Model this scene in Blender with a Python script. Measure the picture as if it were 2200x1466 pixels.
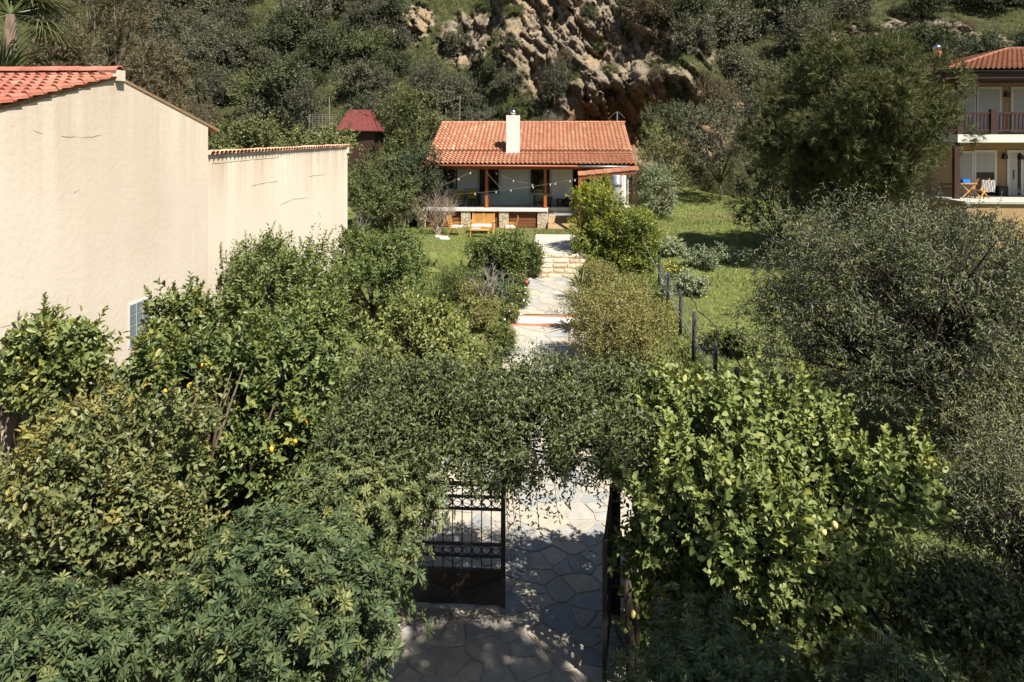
import bpy, math, random
import numpy as np
from mathutils import Vector

# ------------------------------------------------------------------ camera, sky, sun, exposure
SC = bpy.context.scene
for _o in list(bpy.data.objects):
    bpy.data.objects.remove(_o)
F = 1467.0                       # focal length in photo pixels
YAW = math.atan(90.0 / F)
CAMZ = 7.4
HOR = 290.0                      # photo row of the horizon
cam_d = bpy.data.cameras.new('camera')
cam = bpy.data.objects.new('camera', cam_d)
SC.collection.objects.link(cam)
cam.location = (0, 0, CAMZ)
cam.rotation_euler = (math.radians(90), 0, YAW)
cam_d.sensor_width = 36.0
cam_d.lens = 36.0 * F / 2200.0
cam_d.shift_y = -(733.0 - HOR) / 2200.0
cam_d.clip_start = 0.1
cam_d.clip_end = 600.0
SC.camera = cam

SUN_DIR = Vector((0.70, -0.714, 0.0)).normalized()      # horizontal direction towards the sun
SUN_EL = math.radians(56)
world = bpy.data.worlds.new('World')
SC.world = world
world.use_nodes = True
wn = world.node_tree
bg = wn.nodes['Background']
sky = wn.nodes.new('ShaderNodeTexSky')
sky.sky_type = 'NISHITA'
sky.sun_disc = False
sky.sun_elevation = SUN_EL
sky.sun_rotation = math.atan2(SUN_DIR.x, SUN_DIR.y)
wn.links.new(sky.outputs[0], bg.inputs[0])
bg.inputs[1].default_value = 0.05
sun_d = bpy.data.lights.new('sun', 'SUN')
sun_d.energy = 5.0
sun_d.angle = math.radians(0.53)
sun_d.color = (1.0, 0.93, 0.82)
sun = bpy.data.objects.new('sun', sun_d)
SC.collection.objects.link(sun)
_sv = Vector((SUN_DIR.x * math.cos(SUN_EL), SUN_DIR.y * math.cos(SUN_EL), math.sin(SUN_EL)))
sun.rotation_euler = _sv.to_track_quat('Z', 'Y').to_euler()
sun.location = (20, -10, 40)
SC.view_settings.view_transform = 'Standard'
SC.view_settings.look = 'None'
SC.view_settings.gamma = 1.0
SC.view_settings.exposure = 1.15
SC.render.engine = 'CYCLES'
SC.cycles.max_bounces = 6
SC.cycles.diffuse_bounces = 2
SC.cycles.transmission_bounces = 4
SC.cycles.transparent_max_bounces = 8
SC.cycles.caustics_reflective = False
SC.cycles.caustics_refractive = False

# ------------------------------------------------------------------ placing helpers
SA, CA = math.sin(YAW), math.cos(YAW)
def at(px, py, d):
    """world point of a photo pixel at depth d (metres along the camera axis)"""
    xc = (px - 1100.0) / F * d
    return Vector((xc * CA - d * SA, xc * SA + d * CA, CAMZ + (HOR - py) / F * d))
def xy(px, d):
    p = at(px, HOR, d)
    return p.x, p.y
def wall_y(px, X):
    t = (px - 1100.0) / F
    d = X / (t * CA - SA)
    return d * (t * SA + CA), d
def wall_pt(px, py, X):
    y, d = wall_y(px, X)
    return Vector((X, y, CAMZ + (HOR - py) / F * d))

# ------------------------------------------------------------------ noise in numpy
def _hash(ix, iy, iz, k=0):
    h = (ix.astype(np.int64) * 374761393 + iy.astype(np.int64) * 668265263 + iz.astype(np.int64) * 2147483647 + k * 974634777) & 0xffffffff
    h = ((h ^ (h >> 13)) * 1274126177) & 0xffffffff
    h = ((h ^ (h >> 16)) * 2246822519) & 0xffffffff
    return ((h ^ (h >> 15)) & 0xffffff) / float(0xffffff)
def vnoise(P, k=0):
    P = np.asarray(P, float)
    i = np.floor(P).astype(np.int64)
    f = P - i
    f = f * f * (3 - 2 * f)
    r = 0
    for a in (0, 1):
        for b in (0, 1):
            for c in (0, 1):
                w = (f[:, 0] if a else 1 - f[:, 0]) * (f[:, 1] if b else 1 - f[:, 1]) * (f[:, 2] if c else 1 - f[:, 2])
                r = r + w * _hash(i[:, 0] + a, i[:, 1] + b, i[:, 2] + c, k)
    return r
def fbm(P, oct=4, k=0):
    P = np.asarray(P, float)
    s, a, t = 0, 1.0, 0
    for o in range(oct):
        s = s + a * vnoise(P * 2 ** o + 17.3 * o, k)
        t += a
        a *= 0.5
    return s / t
def worley(P):
    """nearest and second distance, cell random number, offset from the cell's centre, cell random gradient"""
    P = np.asarray(P, float)
    i = np.floor(P).astype(np.int64)
    n = len(P)
    f1 = np.full(n, 9.0); f2 = np.full(n, 9.0); cid = np.zeros(n); off = np.zeros((n, 3)); gr = np.zeros((n, 3))
    for a in (-1, 0, 1):
        for b in (-1, 0, 1):
            for c in (-1, 0, 1):
                j = i + np.array([a, b, c])
                q = j + np.stack([_hash(j[:, 0], j[:, 1], j[:, 2], m) for m in (1, 2, 3)], 1)
                d = np.linalg.norm(P - q, axis=1)
                h = _hash(j[:, 0], j[:, 1], j[:, 2], 7)
                g = np.stack([_hash(j[:, 0], j[:, 1], j[:, 2], m) for m in (11, 12, 13)], 1) - .5
                closer = d < f1
                f2 = np.where(closer, f1, np.minimum(f2, d))
                cid = np.where(closer, h, cid)
                off = np.where(closer[:, None], P - q, off); gr = np.where(closer[:, None], g, gr)
                f1 = np.where(closer, d, f1)
    return f1, f2, cid, (off * gr).sum(1)

# ------------------------------------------------------------------ materials
MATS = {}
class NT:
    def __init__(self, name):
        self.m = bpy.data.materials.new(name)
        self.m.use_nodes = True
        self.t = self.m.node_tree
        self.n = self.t.nodes
        self.b = self.n['Principled BSDF']
        self.out = self.n['Material Output']
        MATS[name] = self.m
    def node(self, kind, **kw):
        nd = self.n.new(kind)
        for k, v in kw.items():
            if k in nd.inputs.keys():
                nd.inputs[k].default_value = v
            else:
                setattr(nd, k, v)
        return nd
    def link(self, a, b):
        self.t.links.new(a, b)
    def ramp(self, fac, stops):
        r = self.node('ShaderNodeValToRGB')
        e = r.color_ramp.elements
        while len(e) < len(stops):
            e.new(0.5)
        for el, (p, c) in zip(e, stops):
            el.position = p
            el.color = (*c, 1) if len(c) == 3 else c
        self.link(fac, r.inputs[0])
        return r.outputs[0]
    def noise(self, scale, detail=4, rough=0.55, vec=None, stretch=None, coords='Object'):
        nz = self.node('ShaderNodeTexNoise', Scale=scale, Detail=detail, Roughness=rough)
        if vec is None:
            tc = self.node('ShaderNodeTexCoord')
            vec = tc.outputs[coords]
        if stretch:
            mp = self.node('ShaderNodeMapping')
            mp.inputs['Scale'].default_value = stretch
            self.link(vec, mp.inputs[0])
            vec = mp.outputs[0]
        self.link(vec, nz.inputs['Vector'])
        return nz.outputs['Fac']
    def mix(self, fac, a, b, mode='MIX'):
        mx = self.node('ShaderNodeMix', data_type='RGBA', blend_type=mode)
        for s, v in ((mx.inputs[0], fac), (mx.inputs[6], a), (mx.inputs[7], b)):
            if hasattr(v, 'links'):
                self.link(v, s)
            elif isinstance(v, (int, float)):
                s.default_value = v
            else:
                s.default_value = (*v, 1)
        return mx.outputs[2]
    def math(self, op, a, b=None):
        mm = self.node('ShaderNodeMath', operation=op)
        for s, v in zip(mm.inputs, (a, b)):
            if v is None: continue
            if hasattr(v, 'links'): self.link(v, s)
            else: s.default_value = v
        return mm.outputs[0]
    def bump(self, h, strength=0.4, dist=0.02):
        bp = self.node('ShaderNodeBump', Strength=strength, Distance=dist)
        self.link(h, bp.inputs['Height'])
        self.link(bp.outputs[0], self.b.inputs['Normal'])
    def color(self, c):
        if hasattr(c, 'links'): self.link(c, self.b.inputs['Base Color'])
        else: self.b.inputs['Base Color'].default_value = (*c, 1)
    def set(self, rough=0.7, spec=0.3, metal=0.0):
        self.b.inputs['Roughness'].default_value = rough
        self.b.inputs['Specular IOR Level'].default_value = spec
        self.b.inputs['Metallic'].default_value = metal

def simple(name, c, rough=0.7, var=0.25, scale=6.0, bump=0.15, metal=0.0, spec=0.3, stretch=None, c2=None):
    t = NT(name)
    nz = t.noise(scale, 5, 0.6, stretch=stretch)
    lo = tuple(x * (1 - var) for x in c)
    hi = tuple(min(1, x * (1 + var)) for x in (c2 or c))
    t.color(t.ramp(nz, [(0.3, lo), (0.7, hi)]))
    t.set(rough, spec, metal)
    if bump:
        t.bump(t.noise(scale * 6, 4, 0.6, stretch=stretch), bump, 0.01)
    return t.m

def leafmat(name, ramp, young=None, trans=0.25, rough=0.5, spec=0.35, back=None):
    """ramp: colours picked at random leaf by leaf; young: colour of fresh shoots and of sunlight painted on the hedge (attribute tint)"""
    t = NT(name)
    g = t.node('ShaderNodeNewGeometry')
    n = len(ramp)
    col = t.ramp(g.outputs['Random Per Island'], [(i / max(1, n - 1), c) for i, c in enumerate(ramp)])
    oi = t.node('ShaderNodeObjectInfo')
    hsv = t.node('ShaderNodeHueSaturation')
    t.link(t.math('ADD', t.math('MULTIPLY', oi.outputs['Random'], 0.35), 0.83), hsv.inputs['Value'])
    t.link(t.math('ADD', t.math('MULTIPLY', oi.outputs['Random'], -0.03), 0.515), hsv.inputs['Hue'])
    t.link(col, hsv.inputs['Color'])
    col = hsv.outputs[0]
    if young is not None:
        at_ = t.node('ShaderNodeAttribute', attribute_name='tint')
        col = t.mix(at_.outputs['Fac'], col, young)
    if back is not None:
        col = t.mix(g.outputs['Backfacing'], col, back)
    t.color(col)
    t.set(min(1, rough + .08), spec * .8)
    tr = t.node('ShaderNodeBsdfTranslucent')
    t.link(t.mix(1.0, col, (1.15, 1.1, 0.55), 'MULTIPLY'), tr.inputs['Color'])
    ms = t.node('ShaderNodeMixShader')
    ms.inputs[0].default_value = trans * .6
    t.link(t.b.outputs[0], ms.inputs[1])
    t.link(tr.outputs[0], ms.inputs[2])
    t.link(ms.outputs[0], t.out.inputs[0])
    return t.m

# ---- foliage
leafmat('lemon_leaf', [(0.0648, 0.0912, 0.0277), (0.1291, 0.1607, 0.0479), (0.1839, 0.2104, 0.0675), (0.1015, 0.1368, 0.0434)], (.22, .21, .045), .28, .38, .45)
leafmat('lemon_leaf_pale', [(0.1026, 0.1448, 0.0387), (0.1781, 0.2132, 0.0672), (0.137, 0.1828, 0.0521), (0.2191, 0.2359, 0.0898)], (.24, .25, .06), .3, .42, .4)
leafmat('orange_leaf', [(0.0465, 0.0693, 0.0215), (0.1025, 0.1235, 0.043), (0.1493, 0.1549, 0.0612), (0.0743, 0.0975, 0.0321)], (.24, .20, .05), .22, .4, .45)
leafmat('citrus_leaf', [(0.0463, 0.0728, 0.02), (0.1016, 0.1423, 0.04), (0.1564, 0.1828, 0.056), (0.0739, 0.1058, 0.0299)], (.16, .18, .04), .25, .42, .4)
leafmat('pittosporum_leaf', [(0.0341, 0.057, 0.0264), (0.0693, 0.0949, 0.0362), (0.1166, 0.1357, 0.053), (0.055, 0.083, 0.0371)], (.17, .18, .06), .18, .5, .28)
leafmat('jasmine_leaf', [(0.0316, 0.0492, 0.022), (0.0729, 0.0937, 0.036), (0.1249, 0.141, 0.0527), (0.0508, 0.0701, 0.0268)], (.11, .125, .04), .22, .42, .4)
leafmat('olive_leaf', [(0.0619, 0.0808, 0.0311), (0.1194, 0.1372, 0.058), (0.2121, 0.2184, 0.0967), (0.0872, 0.1039, 0.0413)], (.12, .12, .07), .15, .5, .35, back=(.12, .12, .09))
leafmat('pine_needle', [(0.0482, 0.0594, 0.0227), (0.0953, 0.106, 0.0392), (0.1422, 0.1448, 0.0555)], (.075, .085, .025), .15, .55, .25)
leafmat('hedge_leaf', [(0.0647, 0.093, 0.0204), (0.1451, 0.1769, 0.0343), (0.2416, 0.2653, 0.0516), (0.0969, 0.1285, 0.0273)], (.32, .31, .03), .32, .4, .4)
leafmat('shrub_leaf', [(0.0875, 0.0963, 0.0292), (0.1925, 0.184, 0.0617), (0.2626, 0.2454, 0.0906), (0.1313, 0.1313, 0.0435)], (.2, .18, .05), .25, .5, .3)
leafmat('hill_leaf_grey', [(0.056, 0.0636, 0.039), (0.1071, 0.1115, 0.0708), (0.1605, 0.1598, 0.106)], (.09, .09, .06), .15, .6, .25)
leafmat('hill_leaf_dark', [(0.0347, 0.0472, 0.0234), (0.0647, 0.0825, 0.0397), (0.1071, 0.1225, 0.0614)], (.07, .085, .04), .15, .55, .3)
leafmat('hill_leaf_green', [(0.0638, 0.0784, 0.0302), (0.1212, 0.137, 0.0515), (0.1864, 0.1983, 0.0762)], (.13, .14, .045), .2, .55, .3)
leafmat('hill_leaf_brown', [(0.0909, 0.0779, 0.0441), (0.145, 0.1192, 0.0702), (0.1821, 0.1532, 0.0938)], (.11, .10, .07), .12, .7, .2)
leafmat('weed_leaf', [(0.0755, 0.1007, 0.0329), (0.1365, 0.1668, 0.0557), (0.1966, 0.2167, 0.0804)], (.3, .3, .04), .3, .55, .25)
leafmat('mallow_leaf', [(0.1365, 0.1755, 0.0975), (0.234, 0.273, 0.1658), (0.312, 0.3413, 0.2145)], (.2, .2, .1), .25, .6, .2)
leafmat('agave_leaf', [(.05, .075, .028), (.09, .115, .04), (.12, .14, .055)], None, .15, .4, .4)
leafmat('iris_leaf', [(.05, .10, .055), (.09, .15, .08), (.12, .18, .09)], None, .25, .45, .3)
leafmat('palm_leaf', [(.035, .045, .015), (.07, .08, .03), (.11, .115, .05)], None, .2, .4, .4)
leafmat('cactus_pad', [(.08, .11, .05), (.12, .15, .08), (.16, .18, .11)], None, .0, .6, .3)
leafmat('grass_blade', [(0.0764, 0.1168, 0.03), (0.1257, 0.1762, 0.0469), (0.1855, 0.2259, 0.0683), (0.2319, 0.2319, 0.1006)], (.3, .27, .1), .3, .6, .2)
leafmat('dead_leaf', [(.25, .16, .08), (.35, .24, .13)], None, .2, .8, .1)
leafmat('yellow_petal', [(.6, .47, .02), (.7, .58, .04)], None, .2, .6, .2)
leafmat('white_petal', [(.75, .72, .68), (.8, .78, .75)], None, .2, .6, .2)
leafmat('red_petal', [(.5, .04, .04), (.6, .08, .07)], None, .2, .6, .2)
simple('bark', (.10, .075, .055), .9, .4, 8, .6, stretch=(1, 1, .25))
simple('bark_dark', (.05, .04, .03), .9, .4, 8, .6, stretch=(1, 1, .25))
simple('dead_twig', (.26, .20, .15), .9, .3, 10, 0)
simple('grey_twig', (.22, .2, .17), .9, .3, 10, 0)
simple('lemon_skin', (.58, .34, .03), .4, .15, 30, .1, spec=.4)
simple('pale_lemon_skin', (.72, .58, .2), .45, .12, 30, .1, spec=.4)
# ---- built things
simple('wood_orange', (.36, .10, .025), .5, .3, 4, .1, stretch=(6, 6, .6))
simple('wood_slat', (.17, .065, .025), .6, .35, 4, .2, stretch=(.6, 6, 6))
simple('wood_teak', (.48, .25, .07), .5, .25, 5, .1)
simple('wood_dark', (.045, .022, .016), .6, .3, 5, .1)
simple('gate_panel', (.022, .015, .011), .6, .3, 5, .1)
simple('wood_plank_old', (.26, .17, .09), .8, .35, 5, .3, stretch=(.4, 5, 5))
simple('white_paint', (.60, .575, .54), .6, .05, 3, .05)
simple('house_white', (.84, .79, .69), .75, .06, 2, .1)
simple('shutter_white', (.42, .41, .39), .55, .05, 2, .0)
simple('cushion_white', (.75, .73, .70), .9, .06, 9, .2)
simple('cushion_yellow', (.62, .34, .03), .9, .12, 9, .2)
simple('concrete', (.36, .34, .30), .85, .12, 2.5, .15)
simple('terrace_tile', (.55, .5, .43), .7, .12, 2.5, .1)
simple('black_metal', (.012, .012, .013), .45, .3, 8, .05, metal=.0, spec=.5)
simple('grey_metal', (.32, .33, .34), .45, .2, 6, .1, metal=.6)
simple('steel', (.55, .55, .56), .22, .1, 6, .0, metal=1.0)
simple('foil', (.55, .56, .56), .35, .25, 9, .8, metal=.55)
simple('black_plastic', (.015, .015, .016), .5, .2, 6, .0)
simple('blue_plastic', (.02, .16, .55), .5, .15, 6, .0)
simple('red_sheet', (.12, .03, .026), .55, .2, 3, .05)
simple('brick_red', (.46, .15, .075), .85, .22, 9, .2)
simple('white_band_tile', (.66, .63, .57), .75, .1, 7, .15)
simple('grout', (.33, .28, .225), .95, .2, 12, .3)
simple('cream_wall', (.33, .225, .115), .85, .1, 2, .1)
simple('terracotta', (.36, .13, .06), .8, .2, 7, .1)
simple('cord_white', (.28, .24, .18), .7, .1, 7, 0)
simple('gutter_brown', (.28, .10, .06), .5, .15, 4, .0)
simple('grey_rope', (.03, .03, .033), .7, .2, 8, .1)
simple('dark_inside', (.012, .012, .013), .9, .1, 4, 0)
simple('wicker', (.15, .085, .04), .8, .35, 40, .5)
simple('crack_dark', (.34, .26, .18), .95, .2, 9, 0)
simple('towel_stripe', (.6, .58, .58), .9, .3, 22, .2)
def tilemat(name, stops, lichen=(.5, .34, .2), lich=.0):
    t = NT(name)
    g = t.node('ShaderNodeNewGeometry'); oi = t.node('ShaderNodeObjectInfo')
    r = t.math('FRACT', t.math('ADD', g.outputs['Random Per Island'], oi.outputs['Random']))
    c = t.ramp(r, stops)
    tc = t.node('ShaderNodeTexCoord')
    nz = t.noise(3.2, 6, .65, vec=g.outputs['Position'])
    c = t.mix(t.ramp(nz, [(.42, (0, 0, 0)), (.75, (.55, .55, .55))]), c, tuple(x * .62 for x in stops[0][1]))
    if lich:
        big = t.noise(.55, 3, .6, vec=g.outputs['Position'])
        c = t.mix(t.math('MULTIPLY', t.ramp(big, [(.5, (0, 0, 0)), (.72, (1, 1, 1))]), lich), c, lichen)
    t.color(c); t.set(.8, .25)
    t.bump(t.noise(40, 4, .6, vec=g.outputs['Position']), .25, .006)
tilemat('tile_red', [(0, (0.3337, 0.1416, 0.0832)), (0.35, (0.3955, 0.177, 0.104)), (0.7, (0.445, 0.2124, 0.1285)), (0.93, (0.4202, 0.1912, 0.1163)), (1, (0.5191, 0.354, 0.1958))], lich=.25)
tilemat('tile_orange', [(0, (0.3795, 0.161, 0.0978)), (0.4, (0.437, 0.1898, 0.115)), (0.8, (0.483, 0.2357, 0.1437)), (1, (0.46, 0.2127, 0.1265))], lich=.35)
tilemat('tile_deep', [(0, (0.24, 0.0938, 0.0525)), (0.4, (0.28, 0.1187, 0.0683)), (0.8, (0.31, 0.1438, 0.084)), (1, (0.27, 0.1125, 0.063))])
tilemat('tile_worn_red', [(0, (.27, .095, .065)), (.35, (.32, .115, .08)), (.7, (.36, .14, .10)), (.93, (.34, .125, .09)), (1, (.42, .24, .16))], lich=.25)
tilemat('tile_old', [(0, (.50, .22, .14)), (.4, (.58, .30, .2)), (.8, (.62, .36, .24)), (1, (.66, .46, .32))])
def stucco(name, k):
    t = NT(name)
    g = t.node('ShaderNodeNewGeometry')
    big = t.noise(.35, 5, .55, vec=g.outputs['Position'])
    c = t.ramp(big, [(.3, tuple(k * x for x in (.545, .475, .39))), (.5, tuple(k * x for x in (.595, .525, .435))), (.72, tuple(k * x for x in (.63, .56, .47)))])
    streak = t.noise(1.6, 6, .7, vec=g.outputs['Position'], stretch=(1, 1.2, .07))
    at_ = t.node('ShaderNodeAttribute', attribute_name='stain')
    amt = t.math('MULTIPLY', t.ramp(streak, [(.40, (0, 0, 0)), (.68, (1, 1, 1))]), at_.outputs['Fac'])
    c = t.mix(amt, c, (.36, .24, .13))
    fine = t.noise(5, 6, .7, vec=g.outputs['Position'])
    c = t.mix(t.ramp(fine, [(.55, (0, 0, 0)), (.85, (.3, .3, .3))]), c, (.45, .34, .23))
    t.color(c); t.set(.9, .15)
    t.bump(t.noise(9, 6, .65, vec=g.outputs['Position']), .22, .03)
stucco('stucco', 1.0)
stucco('stucco_pale', 1.13)
def stonemat(name, stops, scale=7, bump=.6):
    t = NT(name)
    g = t.node('ShaderNodeNewGeometry'); oi = t.node('ShaderNodeObjectInfo')
    r = t.math('FRACT', t.math('ADD', g.outputs['Random Per Island'], oi.outputs['Random']))
    c = t.ramp(r, stops)
    nz = t.noise(scale, 7, .65, vec=g.outputs['Position'])
    c = t.mix(t.ramp(nz, [(.35, (.55, .55, .55)), (.7, (0, 0, 0))]), c, t.mix(1.0, c, (.55, .55, .56), 'MULTIPLY'))
    t.color(c); t.set(.85, .25)
    t.bump(t.noise(scale * 3, 6, .65, vec=g.outputs['Position']), bump, .02)
stonemat('flagstone', [(0, (.40, .36, .29)), (.25, (.33, .32, .295)), (.45, (.43, .37, .28)), (.6, (.25, .265, .27)), (.75, (.38, .345, .28)), (.9, (.29, .30, .295)), (1, (.48, .43, .34))], 5, .3)
stonemat('wall_stone', [(0, (.54, .43, .29)), (.3, (.62, .53, .40)), (.6, (.46, .36, .24)), (.8, (.64, .57, .46)), (1, (.54, .40, .24))], 9, .8)
def glass():
    t = NT('rail_glass')
    t.color((.72, .86, .84)); t.set(.03, .5)
    t.b.inputs['Transmission Weight'].default_value = 1.0
    t.b.inputs['IOR'].default_value = 1.45
    t.n.remove(t.b)
    gl = t.node('ShaderNodeBsdfGlossy', Roughness=0.02); gl.inputs[0].default_value = (.9, .95, .95, 1)
    tr = t.node('ShaderNodeBsdfTransparent'); tr.inputs[0].default_value = (.90, .94, .93, 1)
    fr = t.node('ShaderNodeFresnel'); fr.inputs[0].default_value = 1.6
    ms = t.node('ShaderNodeMixShader')
    t.link(t.math('ADD', fr.outputs[0], .02), ms.inputs[0]); t.link(tr.outputs[0], ms.inputs[1]); t.link(gl.outputs[0], ms.inputs[2])
    t.link(ms.outputs[0], t.out.inputs[0])
    t = NT('window_glass')
    t.color((.012, .015, .014)); t.set(.04, .6)
    t = NT('glass_block')
    t.color(t.ramp(t.noise(6, 4, .6), [(.3, (.10, .13, .15)), (.7, (.2, .24, .26))])); t.set(.12, .5)
    t.bump(t.noise(26, 2, .5), .3, .02)
glass()
def groundmat():
    t = NT('ground_grass')
    g = t.node('ShaderNodeNewGeometry')
    big = t.noise(.32, 6, .6, vec=g.outputs['Position'])
    fine = t.noise(4.5, 7, .7, vec=g.outputs['Position'])
    green = t.ramp(fine, [(.28, (.045, .062, .018)), (.45, (.095, .118, .034)), (.6, (.15, .165, .05)), (.78, (.22, .20, .095))])
    soil = t.ramp(fine, [(.3, (.09, .06, .04)), (.6, (.18, .13, .085)), (.8, (.26, .2, .13))])
    c = t.mix(t.ramp(big, [(.56, (0, 0, 0)), (.68, (.9, .9, .9))]), green, soil)
    at_ = t.node('ShaderNodeAttribute', attribute_name='soil')
    c = t.mix(at_.outputs['Fac'], c, soil)
    t.color(c); t.set(.95, .1)
    t.bump(t.noise(14, 6, .7, vec=g.outputs['Position']), .8, .06)
    # hillside: rock on the steep, herbs on the gentle parts
    t = NT('hill_rock')
    g = t.node('ShaderNodeNewGeometry')
    big = t.noise(.22, 6, .6, vec=g.outputs['Position'])
    fine = t.noise(1.7, 8, .68, vec=g.outputs['Position'])
    strat = t.noise(1.1, 6, .7, vec=g.outputs['Position'], stretch=(.5, 1.0, 2.6))
    rock = t.ramp(fine, [(.25, (.10, .083, .064)), (.42, (.19, .162, .127)), (.6, (.265, .23, .183)), (.78, (.34, .305, .25))])
    ochre = t.ramp(fine, [(.3, (.10, .05, .022)), (.55, (.26, .135, .05)), (.75, (.36, .22, .11))])
    rock = t.mix(t.ramp(big, [(.46, (0, 0, 0)), (.6, (.75, .75, .75))]), rock, t.ramp(strat, [(.3, (.13, .122, .11)), (.7, (.27, .255, .225))]))
    ce = t.node('ShaderNodeAttribute', attribute_name='cell')
    rock = t.mix(1.0, rock, t.ramp(ce.outputs['Fac'], [(.2, (.85, .79, .7)), (.5, (1.12, 1.02, .88)), (.8, (1.15, .96, .74))]), 'MULTIPLY')
    at_ = t.node('ShaderNodeAttribute', attribute_name='ochre')
    rock = t.mix(at_.outputs['Fac'], rock, ochre)
    green = t.ramp(fine, [(.3, (.022, .026, .012)), (.5, (.045, .05, .018)), (.66, (.075, .078, .026)), (.82, (.11, .095, .05))])
    a2 = t.node('ShaderNodeAttribute', attribute_name='herb')
    nz = t.noise(.9, 6, .7, vec=g.outputs['Position'])
    h = t.math('ADD', a2.outputs['Fac'], t.math('MULTIPLY', t.math('SUBTRACT', nz, .5), 1.6))
    c = t.mix(t.ramp(h, [(.42, (0, 0, 0)), (.58, (1, 1, 1))]), rock, green)
    t.color(c); t.set(.92, .15)
    t.bump(t.math('ADD', t.noise(3.5, 8, .72, vec=g.outputs['Position']), t.math('MULTIPLY', strat, .8)), 1.0, .22)
groundmat()

# ------------------------------------------------------------------ mesh helpers
COL = SC.collection
def raw_mesh(name, verts, faces_flat, loop_starts, attrs=None, mat=None, smooth=False):
    me = bpy.data.meshes.new(name)
    v = np.ascontiguousarray(verts, dtype=np.float32)
    me.vertices.add(len(v)); me.vertices.foreach_set('co', v.ravel())
    ff = np.ascontiguousarray(faces_flat, dtype=np.int32)
    me.loops.add(len(ff)); me.loops.foreach_set('vertex_index', ff)
    ls = np.ascontiguousarray(loop_starts, dtype=np.int32)
    me.polygons.add(len(ls)); me.polygons.foreach_set('loop_start', ls)
    for k, a in (attrs or {}).items():
        at_ = me.attributes.new(k, 'FLOAT', 'POINT')
        at_.data.foreach_set('value', np.ascontiguousarray(a, dtype=np.float32))
    if smooth:
        me.polygons.foreach_set('use_smooth', np.ones(len(ls), dtype=bool))
    if mat: me.materials.append(MATS[mat])
    me.update(calc_edges=True)
    return me
def tmpl_mesh(name, V, faces, attrs=None, mat=None, smooth=False):
    """V: (n,k,3) verts of n copies of one little template; faces: index tuples into it"""
    n, k, _ = V.shape
    nf = len(faces)
    sizes = [len(f) for f in faces]
    flat = np.concatenate([np.array(f) for f in faces])
    allf = (flat[None, :] + (np.arange(n) * k)[:, None]).ravel()
    st = np.concatenate([[0], np.cumsum(sizes)[:-1]])
    allst = (st[None, :] + (np.arange(n) * sum(sizes))[:, None]).ravel()
    at2 = {a: np.repeat(v, k) for a, v in (attrs or {}).items()}
    return raw_mesh(name, V.reshape(-1, 3), allf, allst, at2, mat, smooth)
def link(name, me, parent=None, loc=(0, 0, 0), rot=(0, 0, 0), scale=(1, 1, 1)):
    o = bpy.data.objects.new(name, me)
    COL.objects.link(o)
    if parent: o.parent = parent
    o.location = loc; o.rotation_euler = rot; o.scale = scale
    return o
def thing(name, label, cat, loc=(0, 0, 0), rz=0.0, group=None):
    o = bpy.data.objects.new(name, None)
    COL.objects.link(o)
    o.empty_display_size = .2
    o.location = loc; o.rotation_euler = (0, 0, rz)
    o['label'] = label; o['category'] = cat
    if group: o['group'] = group
    return o
def tag(o, label=None, cat=None, group=None, kind=None):
    if label: o['label'] = label
    if cat: o['category'] = cat
    if group: o['group'] = group
    if kind: o['kind'] = kind
    return o
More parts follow.
